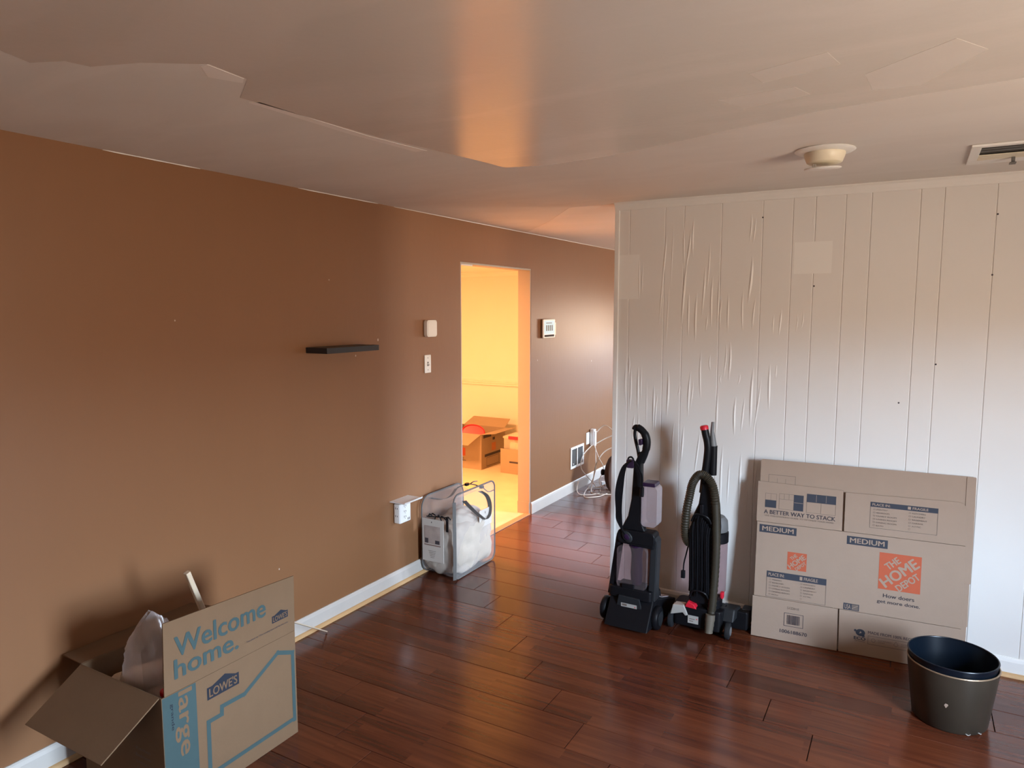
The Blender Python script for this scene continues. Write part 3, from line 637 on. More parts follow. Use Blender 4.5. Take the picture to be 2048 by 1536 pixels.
for i in range(4): p.rect(-.066 + .036*i, -.02, -.042 + .036*i, .03, M_grey, 1)
p.rect(-.066, .045, .05, .052, M_grey, 1); p.build('screen', to, 'lit pale blue screen')
MB().box((.0004, .122, -.06), (.0014, .18, .05), M_ivory).build('sticker', to)
vo = thing('wall_vent', 'white wall register with two openings low by the far baseboard', 'vent', (XL, 6.262, .335))
m = MB(); hw, hh_ = .155, .105
m.box((.0005, -hw, hh_ - .022), (.010, hw, hh_), M_trim).box((.0005, -hw, -hh_), (.010, hw, -hh_ + .022), M_trim).box((.0005, -hw, -hh_ + .022), (.010, -hw + .026, hh_ - .022), M_trim).box((.0005, hw - .026, -hh_ + .022), (.010, hw, hh_ - .022), M_trim).box((.0005, -.009, -hh_ + .022), (.010, .009, hh_ - .022), M_trim)
m.build('frame', vo, .002); MB().box((.0003, -hw + .02, -hh_ + .02), (.0012, hw - .02, hh_ - .02), M_vslat).build('duct_opening', vo)
for k in range(14):
    y = .018 + .0082*k; MB().box((.002, y, -hh_ + .022), (.008, y + .0042, hh_ - .022), M_grey).build('louvre', vo)
MB().tube([(.004, -.10, -.06), (.016, -.10, -.06)], .006, M_plas, 8).build('damper_knob', vo)
po = thing('wall_outlet', 'white wall outlet with plugged-in adapters at the far tan wall', 'outlet', (XL, 6.52, .47))
MB().prism(rrect(.075, .120, .004, 2), (0, 0, 0), (0, 1, 0), (0, 0, 1), (1, 0, 0), .0005, .006, M_plas).build('plate', po, .002)
ao = thing('power_adapter', 'white power adapter plugged into the far tan wall above tangled cables', 'adapter', (XL + .008, 6.585, .475))
m = MB(); rbox(m, (.025, 0, 0), (.048, .055, .165), .01, M_plas); m.build('adapter_body', ao, .003)
m = MB(); rbox(m, (.052, -.004, -.01), (.014, .040, .150), .006, M_trim); m.build('plug', ao, .002)

# tangled white cables
def cable(pts, r, label, n=10):
    q = spl(pts, n); o = MB().tube(q, r, M_cable, 6).build('cable', off=q[0]); tag(o, label, 'cable', 'white cables under the far outlet'); return o
X = XL
cable([(X+.06, 6.58, .42), (X+.08, 6.55, .28), (X+.10, 6.50, .15), (X+.11, 6.36, .05), (X+.12, 6.20, .006), (X+.20, 6.02, .006), (X+.30, 6.10, .006), (X+.33, 6.25, .006)], .0045, 'white cable hanging straight down from the adapter to the floor')
cable([(X+.07, 6.60, .53), (X+.14, 6.62, .60), (X+.24, 6.60, .56), (X+.36, 6.55, .46), (X+.42, 6.50, .40)], .005, 'topmost white cable arching right towards the panelled wall')
cable([(X+.05, 6.60, .40), (X+.16, 6.66, .47), (X+.26, 6.68, .50), (X+.34, 6.62, .38), (X+.33, 6.56, .22), (X+.30, 6.50, .10), (X+.20, 6.45, .02), (X+.10, 6.30, .006)], .005, 'white cable making a tall loop down to the floor')
cable([(X+.04, 6.55, .40), (X+.03, 6.35, .33), (X+.04, 6.28, .22), (X+.08, 6.35, .12), (X+.12, 6.40, .05), (X+.14, 6.42, .012)], .0045, 'white cable bulging left beside the vent')
cable([(X+.40, 6.45, .34), (X+.32, 6.55, .41), (X+.20, 6.50, .36), (X+.14, 6.42, .24), (X+.13, 6.38, .10), (X+.15, 6.28, .01), (X+.22, 6.18, .006), (X+.36, 6.22, .006), (X+.45, 6.30, .006)], .0055, 'thick white cable in a broad arch from the dark round lid')
cable([(X+.05, 6.20, .10), (X+.07, 6.12, .04), (X+.12, 6.08, .008), (X+.20, 6.12, .006), (X+.26, 6.22, .006), (X+.22, 6.34, .006)], .0045, 'small white cable coil against the far baseboard')
cable([(X+.06, 6.56, .40), (X+.13, 6.50, .30), (X+.18, 6.52, .18), (X+.16, 6.46, .06), (X+.24, 6.40, .008), (X+.35, 6.42, .006)], .004, 'thin white cable crossing behind the loops')
ps = thing('power_strip', 'white power strip lying on the floor under the cables', 'power strip', (X + .26, 6.62, .018), (0, 0, .5))
m = MB(); rbox(m, (0, 0, 0), (.27, .055, .034), .008, M_plas); m.build('strip_body', ps, .003)
m = MB()
for k in range(4): m.box((-.10 + .05*k, -.008, .0172), (-.088 + .05*k, .008, .0178), M_ink)
m.build('socket_slots', ps)['kind'] = 'stuff'
wo2 = thing('round_lid', 'dark brown domed round lid with knob standing on edge by the panelled wall end', 'lid', (-2.462, 6.33, .192), (0, 0, 0))
MB().lathe([(0, .075), (.05, .073), (.10, .062), (.15, .040), (.182, .008), (.190, 0), (.186, -.008), (.15, -.006), (0, -.006)], (0, 0, 0), M_dwood, (-1, -.12, 0), 40).build('dome', wo2)
MB().lathe([(.012, .073), (.012, .085), (.028, .090), (.032, .105), (.026, .118), (0, .122)], (0, 0, 0), M_black, (-1, -.12, 0), 20).build('knob', wo2)

# ---- ceiling fixtures
sd = thing('smoke_detector', 'cream round smoke detector with loose hanging cover on the ceiling', 'smoke detector', (-.344, 3.11, H))
MB().lathe([(0, -.001), (.110, -.001), (.112, -.004), (.104, -.009), (.078, -.013), (0, -.013)], (0, 0, 0), M_plas, seg=40).build('mounting_ring', sd)
MB().lathe([(0, -.013), (.076, -.013), (.077, -.018), (.073, -.030), (.066, -.048), (.060, -.052), (0, -.052)], (0, 0, 0), M_ivory, seg=40).build('body', sd)
m = MB().lathe([(0, 0), (.066, 0), (.069, -.003), (.066, -.006), (.03, -.008), (0, -.008)], (0, 0, 0), M_plas, (.10, -.10, 1), 40); m.build('hanging_cover', sd, loc=(-.004, -.010, -.070))
MB().tube([(-.040, 0, -.050), (-.040, 0, -.066)], .004, M_plas, 8).tube([(-.034, .006, -.050), (-.034, .006, -.064)], .003, M_plas, 8).build('hinge', sd)
cvn = thing('ceiling_vent', 'white rectangular ceiling vent with damper lever near the panelled wall', 'vent', (.36, 3.49, H))
m = MB(); a, b = .205, .195
m.box((-a, -b, -.010), (a, -b + .030, -.0008), M_plas).box((-a, b - .085, -.010), (a, b, -.0008), M_plas).box((-a, -b + .03, -.010), (-a + .035, b - .085, -.0008), M_plas).box((a - .035, -b + .03, -.010), (a, b - .085, -.0008), M_plas)
m.build('frame', cvn, .002); MB().box((-a + .03, -b + .028, -.0014), (a - .03, b - .083, -.0006), M_vslat).build('duct_opening', cvn)
for k in range(3):
    y = .005 + .036*k; MB().box((-a + .035, y, -.0095), (a - .035, y + .033, -.006), M_ivory).build('louvre', cvn)
for k in range(3):
    y = -.145 + .045*k; MB().box((-a + .035, y, -.006), (a - .035, y + .0015, -.002), M_grey).build('louvre', cvn)
MB().box((-.052, .085, -.034), (-.040, .10, -.008), M_grey).box((-.058, .075, -.036), (-.036, .112, -.031), M_grey).build('damper_lever', cvn)

# ---- kitchen boxes
kb = thing('open_carton', 'open brown carton with spread flaps in the lit kitchen', 'box', (-4.37, 6.78, 0))
m = MB(); w2, d2, h2 = .285, .26, .395; t = .004
m.box((-w2, -d2, .001), (w2, d2, .006), M_cardk).box((-w2, -d2, .006), (w2, -d2 + t, h2), M_cardk).box((-w2, d2 - t, .006), (w2, d2, h2), M_cardk).box((-w2, -d2 + t, .006), (-w2 + t, d2 - t, h2), M_cardk).box((w2 - t, -d2 + t, .006), (w2, d2 - t, h2), M_cardk); m.build('carton', kb)
def flap(O_, U_, V_, L_, w_, par, mat=None):
    O_, U_, V_ = Vector(O_), Vector(U_).normalized(), Vector(V_).normalized(); MB().prism([(.004, .001), (L_ - .004, .001), (L_ - .03, w_), (.03, w_)], O_, U_, V_, U_.cross(V_), -.002, .002, mat or M_cardk).build('flap', par)
flap((-w2, -d2, h2), (1, 0, 0), (0, -1, -.38), 2*w2, .24, kb); flap((w2, -d2, h2), (0, 1, 0), (1, 0, .12), 2*d2, .17, kb)
flap((w2, d2, h2), (-1, 0, 0), (0, 1, .45), 2*w2, .19, kb); flap((-w2, d2, h2), (0, -1, 0), (-1, 0, .1), 2*d2, .24, kb)
p = Print((w2, 0, 0), (0, 1, 0), (0, 0, 1), (1, 0, 0)); p.rect(-.22, .345, -.05, .38, M_ink).rect(-.02, .30, .03, .33, M_ink).rect(-.19, .13, .19, .16, M_ink).frame(-.15, .02, .12, .12, .004, M_ink).rect(-.04, .18, .05, .27, pm('dull_orange_print', (.45, .17, .06), .8)); p.build('side_print', kb)
p = Print((0, -d2, 0), (1, 0, 0), (0, 0, 1), (0, -1, 0)); p.rect(-.14, .14, .075, .23, M_orange).text('How doers', -.07, .105, .055, .122, M_ink, .02).text('get more done.', -.07, .078, .085, .098, M_ink, .02); p.build('logo', kb, 'orange square print')
rl = thing('oval_cover', 'red oval plastic lid sticking out of the open kitchen carton', 'lid', (-4.33, 6.74, .37), (0, .3, .35))
MB().prism(circ(.135, 32, 0, 0, .095), (0, 0, 0), (1, 0, .12), (0, .5, .87), Vector((1, 0, .12)).cross(Vector((0, .5, .87))), -.006, .006, M_red).build('lid_disc', rl, .003)
MB().tube([Vector((1, 0, .12))*(x_) + Vector((0, .5, .87))*y_ + Vector((0, -.012, .004)) for x_, y_ in circ(.128, 32, 0, 0, .088)], .006, M_red, 6, closed=True).build('rim', rl)
k2 = thing('small_carton', 'smaller open brown carton on the kitchen floor right of the big one', 'box', (-3.53, 6.69, 0))
m = MB(); w2, d2, h2 = .31, .17, .268
m.box((-w2, -d2, .001), (w2, d2, .006), M_cardk).box((-w2, -d2, .006), (w2, -d2 + t, h2), M_cardk).box((-w2, d2 - t, .006), (w2, d2, h2), M_cardk).box((-w2, -d2 + t, .006), (-w2 + t, d2 - t, h2), M_cardk).box((w2 - t, -d2 + t, .006), (w2, d2 - t, h2), M_cardk); m.build('carton', k2)
p = Print((0, -d2, 0), (1, 0, 0), (0, 0, 1), (0, -1, 0)); p.rect(-.20, .118, -.06, .138, M_ink).rect(-.20, .085, -.09, .092, M_card2).rect(-.20, .060, -.10, .067, M_card2).rect(-.20, .035, -.09, .042, M_card2); p.build('side_print', k2)
tt = thing('clear_tote', 'clear plastic tote with red latch sitting inside the small kitchen carton', 'tote', (-3.53, 6.69, .008))
m = MB(); rbox(m, (0, 0, .19), (.58, .30, .37), .03, M_tote, top=1.0); m.build('tub', tt)
m = MB(); rbox(m, (0, 0, .382), (.60, .315, .015), .03, M_tote); m.build('lid', tt)
m = MB(); rbox(m, (-.13, -.162, .385), (.17, .016, .034), .006, M_red); m.build('latch', tt, .002)
m = MB(); m.box((-.22, -.13, .02), (.05, .02, .33), M_paper); m.box((.06, -.13, .02), (.25, .05, .28), M_ivory); m.build('contents', tt, .01)

# ---- flattened moving boxes leaning on the white wall
rz, lean = math.radians(4.0), math.radians(4.9)
BOX = Vector((-.687, 3.868, .001))
Rm = Matrix.Rotation(rz, 4, 'Z') @ Matrix.Rotation(-lean, 4, 'X')
def flatbox(name, label, dy):
    o = thing(name, label, 'flattened box', BOX + (Matrix.Rotation(rz, 4, 'Z') @ Vector((0, dy, 0)))); o.rotation_euler = (Rm.to_euler()); return o
def sheet(nm, par, poly, d0, d1, mat=None, label=None):   # poly in board metres, depth along the board normal (y towards the wall)
    o = MB().prism(poly, (0, 0, 0), (1, 0, 0), (0, 0, 1), (0, 1, 0), d0, d1, mat or M_card2).build(nm, par, .0008)
    if label: o['label'] = label
    return o
def rc(a0, b0, a1, b1, r=.01): return [(x_ + (a0 + a1)/2, y_ + (b0 + b1)/2) for x_, y_ in rrect(a1 - a0, b1 - b0, r, 3)]
b2 = flatbox('flattened_box', 'rear flattened moving box showing as a taller blank edge above the front one', .012)
b2['group'] = 'flattened boxes leaning on the white wall'; sheet('panel', b2, rc(.006, .225, .990, .963), -.003, .003); sheet('flap', b2, rc(.40, .003, .975, .223), -.003, .003); sheet('flap', b2, rc(.006, .003, .396, .223), -.003, .003)
sheet('edge_fold', b2, rc(.955, .440, .995, .962, .006), -.006, -.0032); sheet('edge_fold', b2, rc(.955, .14, .986, .436, .006), -.006, -.0032)
p = Print((0, -.003, 0), (1, 0, 0), (0, 0, 1), (0, -1, 0)); p.frame(.048, .80, .184, .884, .002, M_fade).line([(.093, .82), (.093, .865)], .0015, M_fade).line([(.135, .82), (.135, .865)], .0015, M_fade); p.build('faint_print', b2)
b1 = flatbox('flattened_box', 'front flattened moving box with navy print and orange square logos', -.002)
b1['group'] = 'flattened boxes leaning on the white wall'; sheet('panel', b1, [(.002, .222), (.965, .222), (.963, .626), (.002, .626)], -.004, .004)
sheet('flap', b1, [(-.003, .628), (.419, .628), (.417, .838), (-.003, .846)], -.0058, .001); sheet('flap', b1, [(.4275, .628), (.963, .628), (.962, .80), (.950, .830), (.93, .838), (.4275, .830)], -.004, .004)
sheet('flap', b1, [(-.004, .001), (.4225, .001), (.4185, .220), (-.004, .220)], -.0050, .002); sheet('flap', b1, [(.4290, .001), (.963, .001), (.963, .220), (.4250, .220)], -.004, .004)
def PR(d=.0041): return Print((0, -d, 0), (1, 0, 0), (0, 0, 1), (0, -1, 0))
p = PR(.0059)
p.frame(.038, .708, .095, .785, .0015, M_fade).rect(.038, .709, .094, .749, M_navy, 1).line([(.066, .75), (.066, .782)], .0015, M_fade)
p.frame(.108, .706, .183, .790, .0015, M_fade).rect(.181, .706, .229, .790, M_navy, 1).rect(.183, .747, .227, .749, M_card2, 2).line([(.109, .760), (.181, .760)], .0015, M_fade).line([(.133, .762), (.133, .788)], .0015, M_fade).line([(.157, .762), (.157, .788)], .0015, M_fade)
p.rect(.244, .760, .385, .803, M_navy).frame(.244, .703, .385, .760, .0015, M_fade).line([(.3145, .704), (.3145, .76)], .0015, M_fade)
p.rect(.290, .763, .2915, .800, M_card2, 1).rect(.337, .763, .3385, .800, M_card2, 1)
p.build('stacking_diagram', b1, 'navy stacking diagram')
p = PR(.0059); p.text('A BETTER WAY TO STACK', .034, .674, .386, .696, M_ink, .022).text('USE THIS STACKING GUIDE TO OPTIMIZE YOUR MOVE', .040, .660, .378, .668, M_fade, .008); p.build('lettering', b1, 'navy capitals A BETTER WAY TO STACK')
for a0, b0, a1, b1_ in ((.015, .571, .202, .613), (.444, .565, .631, .608)):
    p = PR(); p.rect(a0, b0, a1, b1_, M_navy).text('MEDIUM', a0 + .014, b0 + .009, a1 - .014, b1_ - .008, M_card2, .02); p.build('size_label', b1, 'navy bar reading MEDIUM')
def hd(a0, b0, s):
    p = PR(); p.rect(a0, b0, a0 + s, b0 + s, M_orange); A = math.radians(41)
    def T_(txt, cx_, cy_, w_, h_): p.text(txt, a0 + s*(cx_ - w_/2), b0 + s*(cy_ - h_/2), a0 + s*(cx_ + w_/2), b0 + s*(cy_ + h_/2), M_card2, .035, 1, A)
    T_('THE', .32, .73, .40, .19); T_('HOME', .49, .49, 1.06, .29); T_('DEPOT', .70, .27, .66, .19)
    p.build('logo', b1, 'orange square logo reading THE HOME DEPOT')
hd(.597, .359, .186); hd(.163, .388, .095)
def chk(a0, b0, a1, b1_, hb):
    p = PR(); p.frame(a0, b0, a1, b1_, .002, M_fade).rect(a0, b1_ - hb, a1, b1_, M_navy, .5); w_ = a1 - a0
    p.text('PLACE IN:', a0 + .03*w_, b1_ - hb*.75, a0 + .30*w_, b1_ - hb*.25, M_card2, .02).rect(a0 + .56*w_, b1_ - hb*.78, a0 + .605*w_, b1_ - hb*.22, M_card2, 1).text('FRAGILE', a0 + .63*w_, b1_ - hb*.75, a0 + .86*w_, b1_ - hb*.25, M_card2, .02)
    st_ = (b1_ - hb - b0) / 6.6
    for j, col in enumerate((('PANTRY', 'BEDROOM', 'FAMILY ROOM', 'LIVING ROOM', 'DINING ROOM', 'BATH'), ('KITCHEN', 'LAUNDRY', 'BASEMENT', 'GARAGE', 'ATTIC', ''))):
        for i, s_ in enumerate(col):
            x_ = a0 + w_*(.05 + .53*j); y_ = b1_ - hb - st_*(i + .95); p.frame(x_, y_, x_ + st_*.5, y_ + st_*.5, .001, M_fade, 1)
            if s_: p.text(s_, x_ + st_*.9, y_, x_ + st_*.9 + .0082*len(s_)*(w_/.298), y_ + st_*.42, M_fade, .01)
    p.build('checklist', b1, 'room checklist under a navy bar')
chk(.063, .227, .358, .366, .034); chk(.544, .663, .842, .796, .025)
p = PR(.0051); p.frame(.160, .084, .256, .155, .0025, M_ink); rr_ = random.Random(4); x_ = .175
while x_ < .240:
    w_ = rr_.choice((.0012, .002, .003)); p.rect(x_, .096, min(x_ + w_, .241), .145, M_ink, 1); x_ += w_ + rr_.choice((.001, .0016, .0024))
p.text('1006188670', .142, .045, .277, .064, M_ink, .02).text('S122018', .174, .176, .232, .189, M_fade, .004); p.build('barcode', b1, 'barcode over the number 1006188670')
p = PR(); p.text('How doers', .621, .318, .760, .337, M_ink, .018).text('get more done.', .595, .283, .786, .305, M_ink, .018); p.build('lettering', b1, 'dark lettering How doers get more done')
p = PR(); p.rect(.443, .225, .516, .259, M_navy).text('USA', .449, .230, .477, .254, M_card2, .01)
p.rect(.482, .228, .512, .256, M_fade, 1).line([(.484, .235), (.510, .252)], .002, M_card2, 2); p.build('origin_mark', b1)
p = PR(); p.poly([(.528 + .022*math.cos(a_/8*math.pi), .118 + .018*math.sin(a_/8*math.pi)) for a_ in range(16)], M_navy).rect(.535, .098, .548, .108, M_navy, .5); p.poly(circ(.006, 10, .504, .126), M_navy, .5)
p.text('ECO', .499, .080, .553, .096, M_navy, .03).text('OPTIONS', .503, .070, .550, .077, M_fade, .01); p.poly([(.522, .112), (.534, .118), (.528, .126)], M_card2, 1); p.build('eco_mark', b1, 'navy round mark over ECO')
p = PR(); p.text('MADE FROM 100% RECYCLED PAPER', .563, .120, .870, .134, M_ink, .012).frame(.563, .066, .885, .110, .002, M_fade); p.line(circ(.009, 12, .588, .089), .0015, M_fade, 1, True); p.text('SUSTAINABLE', .610, .090, .670, .096, M_fade).text('CHOICE', .610, .081, .640, .087, M_fade)
p.line([(.690, .078), (.680, .085), (.686, .096), (.690, .103), (.694, .096), (.700, .085)], .0015, M_fade, 1, True); p.text('WATER-BASED', .712, .090, .770, .096, M_fade).text('COATINGS', .712, .081, .752, .087, M_fade); p.build('lettering', b1, 'recycled paper note')

# ---- two nested waste bins
def tub(name, label, loc, rb, rt, z0, z1, th_, mat, rim, sx_, tilt, rimr):
    o = thing(name, label, 'bin', loc, tilt)
    MB().lathe([(0, z0), (rb - .006, z0), (rb, z0 + .006), (rt, z1 - .004), (rt - th_, z1 - .004), (rb - th_, z0 + .012), (0, z0 + .012)], (0, 0, 0), mat, seg=64, sx=sx_).build('tub', o)
    MB().tube([(math.cos(a_)*(rt - th_/2)*sx_, math.sin(a_)*(rt - th_/2), z1 - .003) for a_ in [2*math.pi*i/64 for i in range(64)]], rimr, rim, 8, closed=True).build('rim', o); return o
bo1 = tub('waste_bin', 'outer bronze-brown waste bin with a chipped spot on the floor by the cardboard', (.218, 3.478, 0), .140, .170, .001, .262, .004, M_bin, M_binrim, 1.02, (0, 0, 0), .0035)
bo2 = tub('waste_bin', 'dark navy plastic waste bin nested inside the bronze one', (.216, 3.477, .060), .128, .1665, 0, .232, .003, M_navybin, M_navybin, 1.02, (0, 0, 0), .0035)
bo1['group'] = bo2['group'] = 'nested waste bins'
MB().tube([(math.cos(a_)*.136*1.02, math.sin(a_)*.136, .075) for a_ in [2*math.pi*i/48 for i in range(48)]], .003, M_navybin, 6, closed=True).build('inner_ledge', bo2)
a_ = math.radians(-98); q = .155
MB().add([(q*math.cos(a_ + dx_)*1.02 + 0, q*math.sin(a_ + dx_), .125 + dz_) for dx_, dz_ in ((-.045, 0), (0, -.011), (.052, .003), (.006, .016))], [(0, 1, 2, 3)], M_card2).build('paint_chip', bo1)
for a0_ in (-1.18, -.80):
    MB().tube([(math.cos(a_)*.1402*1.02, math.sin(a_)*.1402, .008 + .004*math.sin(a_*30)) for a_ in [a0_ + .02*i for i in range(8)]], .0018, M_lgrey, 5).build('scuffed_edge', bo1)

# ---- carpet washer (left upright)
V = (-1.31, 3.68, 0); vc = thing('carpet_washer', 'black upright carpet washer with purple details and clear tanks, left of the two upright cleaners', 'carpet cleaner', V)
m = MB(); rbox(m, (.005, .055, .105), (.30, .17, .17), .04, M_black, 'z', top=.86); rbox(m, (.005, .00, .19), (.25, .10, .06), .02, M_black); m.build('base_cover', vc, .006)
for sx_, nm in ((-.150, 0), (.152, 1)):
    wh = MB().lathe([(0, -.020), (.045, -.020), (.062, -.014), (.066, -.004), (.066, .006), (.060, .016), (.034, .020), (0, .018)], (sx_, -.005, .067), M_black, (1, 0, 0), 36).build('wheel', vc)
    MB().lathe([(.040, 0), (.040, .004), (.018, .006), (0, .006)], (sx_ + (.018 if sx_ > 0 else -.024), -.005, .067), M_dgrey, (1, 0, 0), 20).build('hub', wh)
m = MB().prism([(-.085, .045), (.095, .040), (.065, .175), (-.055, .180)], (0, -.034, 0), (1, 0, 0), (0, -.10, 1), (0, -1, -.1), 0, .012, M_dgrey); m.build('rear_plate', vc, .003)
p = Print((.0, -.0475, 0), (1, 0, 0), (0, -.10, 1), (0, -1, -.1)); p.rect(-.040, .112, .052, .138, M_lgrey).rect(-.034, .122, -.006, .134, M_fade, 1).rect(.038, .120, .044, .127, M_red, 1); p.build('rating_label', vc, 'pale rating label')
m = MB(); m.prism([(-.13, .02), (.30, .02), (.30, .075), (.22, .105), (.04, .165), (-.02, .17)], (0, 0, 0), (0, 1, 0), (0, 0, 1), (1, 0, 0), -.115, .135, M_black); 
for k_, v_ in enumerate(m.v): m.v[k_] = (v_[0] + .22*max(0, v_[1] - .05)*.55, v_[1], v_[2])
m.build('nozzle', vc, .006)
m = MB(); m.prism([(.07, .158), (.20, .116), (.20, .122), (.07, .164)], (0, 0, 0), (0, 1, 0), (0, 0, 1), (1, 0, 0), -.05, .155, M_tankp); m.build('nozzle_window', vc)
for sgn, xb, xt in ((-1, -.122, -.080), (1, .122, .128)):
    w_ = .014 if sgn < 0 else .020
    MB().prism([(xb - w_, .16), (xb + w_, .16), (xt + w_, .50), (xt + w_*.3, .525), (xt - w_*.6, .52), (xt - w_, .49)], (0, 0, 0), (1, 0, 0), (0, .02, 1), (0, 1, -.02), -.028, .045, M_black if sgn < 0 else M_dgrey).build('side_arm', vc, .006)
m = MB(); rbox(m, (.028, .01, .510), (.215, .085, .075), .022, M_black, 'y'); m.prism([(-.075, .47), (.13, .455), (.13, .50), (-.075, .50)], (0, -.03, 0), (1, 0, 0), (0, 0, 1), (0, 1, 0), 0, .07, M_black); m.build('bridge', vc, .005)
m = MB(); rbox(m, (.008, .005, .335), (.172, .085, .245), .030, M_tank, 'y'); m.build('dirty_tank', vc)
m = MB().lathe([(.026, .215), (.030, .24), (.034, .30), (.030, .40), (.036, .44), (.045, .455), (.045, .462), (0, .462)], (.025, .005, 0), M_purple, seg=20); m.build('tank_column', vc)
m = MB(); rbox(m, (.006, .004, .2255), (.150, .070, .022), .008, M_dgrey); rbox(m, (-.008, -.042, .215), (.075, .012, .055), .006, M_black); m.build('tank_latch', vc, .002)
m = MB().lathe([(0, 0), (.022, 0), (.026, .004), (.022, .008), (0, .009)], (-.020, -.034, .512), M_dgrey, (0, -1, 0), 24, 1, 1.4); bdg = m.build('badge', vc); MB().lathe([(0, .008), (.014, .008), (.012, .011), (0, .012)], (-.020, -.034, .512), M_purple, (0, -1, 0), 20, 1, 1.4).build('badge_centre', bdg)
m = MB(); m.prism([(-.075, .53), (.080, .53), (.045, .60), (.046, .72), (.042, .92), (.062, .99), (.030, .99), (.004, .93), (-.004, .90), (-.012, .72), (-.030, .62)], (0, 0, 0), (1, 0, 0), (0, .02, 1), (0, 1, -.02), -.020, .026, M_black); m.build('spine', vc, .008, seg=3)
m = MB(); m.tube(spl([(.034, .02, .93), (.052, .02, .975), (.063, .02, 1.02), (.062, .02, 1.060), (.048, .02, 1.092), (.024, .02, 1.114), (.0, .02, 1.122), (-.010, .02, 1.108)], 6), [.020]*10 + [.022]*14 + [.020]*10 + [.015]*9, M_black, 12)
m.tube(spl([(-.004, .02, 1.112), (-.006, .02, 1.080), (.000, .02, 1.045), (.012, .02, 1.00), (.022, .02, .95)], 6), .0095, M_black, 10); m.build('handle', vc)
m = MB(); rbox(m, (.036, -.000, 1.045), (.020, .026, .034), .007, M_purple, 'y'); m.build('trigger', vc, .002)
m = MB(); rbox(m, (-.010, -.030, .925), (.042, .020, .048), .008, M_purple, 'y'); m.tube(spl([(-.028, -.03, .93), (-.022, -.03, .955), (-.006, -.03, .962), (.008, -.03, .95)]), .005, M_black, 8); m.build('cord_hook', vc, .002)
m = MB(); rr_ = random.Random(8)
for k in range(6):
    dx_ = k*.0065; m.tube(spl([(-.004 + dx_*.2, -.040 - k*.002, .945), (-.034 - dx_*.6, -.042, .90), (-.050 - dx_, -.040 - k*.003, .78), (-.056 - dx_*.9, -.040, .66), (-.046 - dx_, -.040, .545 + .01*k), (-.028, -.042, .525)], 6), .0042, M_black, 6)
for k in range(3): m.tube(spl([(.004, -.036, .95), (.036, -.036, .92 - .01*k), (.052 + .003*k, -.034, .87), (.058 + .002*k, -.034, .80)], 6), .004, M_black, 6)
rbox(m, (.060, -.034, .775), (.020, .022, .050), .006, M_black); m.build('power_cord', vc)
m = MB(); rbox(m, (.095, .03, .690), (.088, .090, .225), .022, M_tankp, 'y'); m.build('clean_tank', vc)
m = MB(); rbox(m, (.088, .03, .812), (.078, .084, .022), .010, M_purple, 'y'); m.build('tank_cap', vc, .003)
m = MB().tube(spl([(-.072, .0, .78), (-.082, -.002, .76), (-.088, 0, .70), (-.094, 0, .62)]), .0028, M_copper, 6); m.build('glint_strand', vc, 0, None).__setitem__('label', 'thin copper-coloured strand standing in for a catch-light')  # orange catch-light modelled as a coloured strand, not a real cord

# ---- bagless upright vacuum (right upright)
V = (-.95, 3.76, 0); vr = thing('upright_vacuum', 'black upright vacuum with ribbed grey hose and red tip, right of the two upright cleaners', 'vacuum cleaner', V)
m = MB(); rbox(m, (-.005, .045, .088), (.27, .15, .115), .03, M_black, 'z'); rbox(m, (.02, .06, .165), (.17, .11, .06), .03, M_black, 'z'); m.build('motor_housing', vr, .006)
m = MB(); m.prism([(.09, .02), (.245, .02), (.245, .075), (.20, .10), (.09, .125)], (0, 0, 0), (0, 1, 0), (0, 0, 1), (1, 0, 0), -.13, .24, M_black); m.build('floor_head', vr, .008)
m = MB(); m.prism([(.0, .09), (.18, .07), (.20, .115), (.04, .150)], (0, 0, 0), (0, 1, 0), (0, 0, 1), (1, 0, 0), .095, .185, M_dgrey); m.build('side_cover', vr, .008)
m = MB(); rbox(m, (.218, .20, .085), (.05, .075, .05), .01, pm('slate_blue_plastic', (.03, .045, .075), .35)); m.build('edge_brush_cover', vr, .004)
for sx_ in (-.150, .160):
    wh = MB().lathe([(0, -.014), (.034, -.014), (.044, -.009), (.046, 0), (.044, .009), (.030, .014), (0, .013)], (sx_, -.010, .047), M_dgrey, (1, 0, 0), 32).build('wheel', vr)
    MB().lathe([(.024, 0), (.024, .003), (.010, .005), (0, .005)], (sx_ + (.013 if sx_ > 0 else -.018), -.010, .047), M_grey, (1, 0, 0), 16).build('hub', wh)
m = MB().prism([(-.150, .085), (-.135, .145), (-.075, .150), (-.060, .118), (-.052, .098), (-.066, .092), (-.080, .108)], (0, -.036, 0), (1, 0, 0), (0, 0, 1), (0, -1, 0), -.05, .004, M_lgrey); m.build('corner_trim', vr, .004)
m = MB().prism([(-.070, .142), (-.055, .175), (-.020, .165), (-.005, .138)], (0, -.030, 0), (1, 0, 0), (0, 0, 1), (0, -1, 0), -.05, .006, M_red); m.build('foot_pedal', vr, .005)
p = Print((0, -.0325, 0), (1, 0, 0), (0, 0, 1), (0, -1, 0)); p.rect(-.052, .055, .006, .100, M_lgrey).rect(-.044, .066, -.022, .070, M_fade, 1).rect(-.044, .078, -.014, .082, M_fade, 1).rect(-.006, .080, .000, .086, M_red, 1); p.build('rating_label', vr, 'pale rating label')
m = MB(); m.prism([(-.055, .16), (.080, .16), (.095, .60), (.085, .72), (.070, .80), (.050, .84), (-.006, .84), (-.020, .72), (-.045, .66), (-.062, .58)], (0, 0, 0), (1, 0, 0), (0, .01, 1), (0, 1, -.01), -.012, .055, M_black); m.build('body', vr, .012, seg=3)
m = MB().tube(spl([(-.004, .02, 1.136), (.004, .02, 1.10), (.014, .02, 1.062), (.018, .02, 1.02), (.014, .02, .96), (.006, .02, .88), (-.002, .02, .78)], 6), .0205, M_black, 14); m.build('wand', vr)
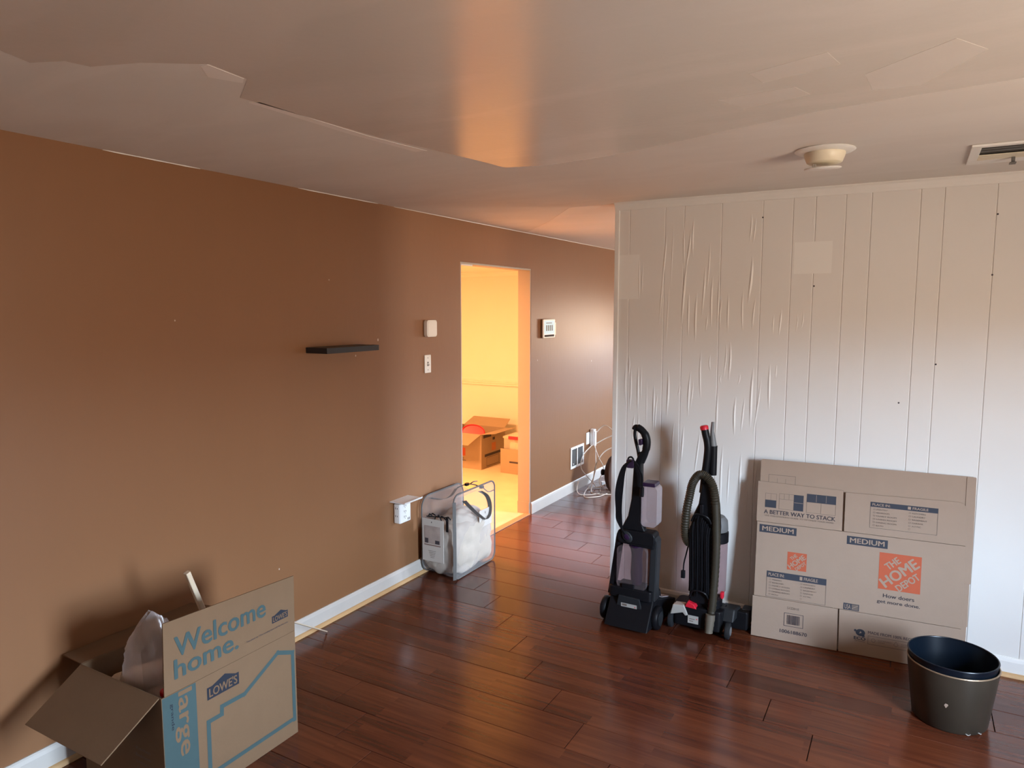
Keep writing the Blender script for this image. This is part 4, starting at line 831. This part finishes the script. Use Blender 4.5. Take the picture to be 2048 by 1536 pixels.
MB().lathe([(0, .008), (.018, .008), (.0225, .003), (.0225, -.014), (0, -.014)], (-.006, .02, 1.140), M_red, (-.2, 0, 1), 20).build('wand_tip', vr)
ct2 = MB().tube([(.036, .035, 1.168), (.034, .035, 1.12), (.038, .035, 1.085), (.042, .035, 1.045), (.042, .035, 1.00)], [.008, .010, .014, .019, .019], M_grey, 14).build('crevice_tool', vr, 0, None)
MB().tube([(.044, .035, 1.04), (.044, .035, .88)], .0205, M_black, 14).build('tool_holder', vr)
hp = spl([(-.040, -.005, .490), (-.072, -.010, .505), (-.086, -.012, .56), (-.082, -.012, .66), (-.066, -.012, .76), (-.050, -.012, .835), (-.018, -.014, .882), (.020, -.016, .880), (.056, -.014, .835), (.072, -.012, .75), (.080, -.010, .62), (.084, -.010, .48), (.080, -.012, .30), (.072, -.020, .13)], 14)
rr2 = [.0205 + .0034*(i % 2) for i in range(len(hp))]
MB().tube(hp, rr2, M_hose, 14).build('hose', vr)
m = MB(); m.lathe([(.022, 0), (.021, .012), (.023, .02), (.022, .03), (.0245, .04), (.0235, .055), (.026, .07), (.025, .10)], (.066, -.046, .030), pm('taupe_rubber', (.12, .10, .075), .5), (.05, .12, 1), 20); m.build('hose_cuff', vr, 0, None)
m = MB(); rr_ = random.Random(12)
for k in range(13):
    x_ = -.052 + .0085*k; zt = .655 - .0016*abs(k - 6)**2 + rr_.uniform(-.01, .01); zb = .225 + rr_.uniform(-.015, .02); yy = -.026 - .004*(k % 3)
    m.tube(spl([(x_, yy + .008, zt), (x_ - .004, yy, zt - .05), (x_ + rr_.uniform(-.003, .003), yy - .004, .45), (x_ + .003, yy, zb + .05), (x_, yy + .008, zb)], 6), .0048, M_black, 6)
for z_ in (.655, .23): m.tube(spl([(-.050, -.020, z_ - .03), (-.030, -.034, z_ + .01), (.005, -.038, z_ + .018), (.040, -.034, z_ + .006), (.056, -.02, z_ - .03)], 6), .005, M_black, 6)
m.tube(spl([(-.062, -.010, .50), (-.074, -.014, .44), (-.086, -.016, .38), (-.088, -.016, .335)], 6), .004, M_black, 6); rbox(m, (-.089, -.016, .318), (.022, .020, .040), .005, M_black)
m.box((-.094, -.018, .286), (-.092, -.014, .300), M_lgrey).box((-.086, -.018, .286), (-.084, -.014, .300), M_lgrey); m.build('power_cord', vr)
m = MB(); rbox(m, (.005, -.022, .700), (.020, .020, .055), .008, M_black, 'y'); m.build('cord_hook', vr, .003)
m = MB().lathe([(0, .20), (.060, .20), (.066, .21), (.070, .48), (.070, .50)], (.045, .125, 0), M_tank, seg=32); m.build('dust_cup', vr)
m = MB().lathe([(.071, .49), (.073, .49), (.073, .545), (.060, .55), (0, .55)], (.045, .125, 0), M_black, seg=32).lathe([(.066, .55), (.070, .56), (.066, .61), (.050, .63), (0, .632)], (.045, .125, 0), M_grey, seg=32); m.build('dust_cup_lid', vr)
m = MB(); rbox(m, (.105, .075, .205), (.018, .03, .035), .005, M_red); m.build('release_button', vr, .003)
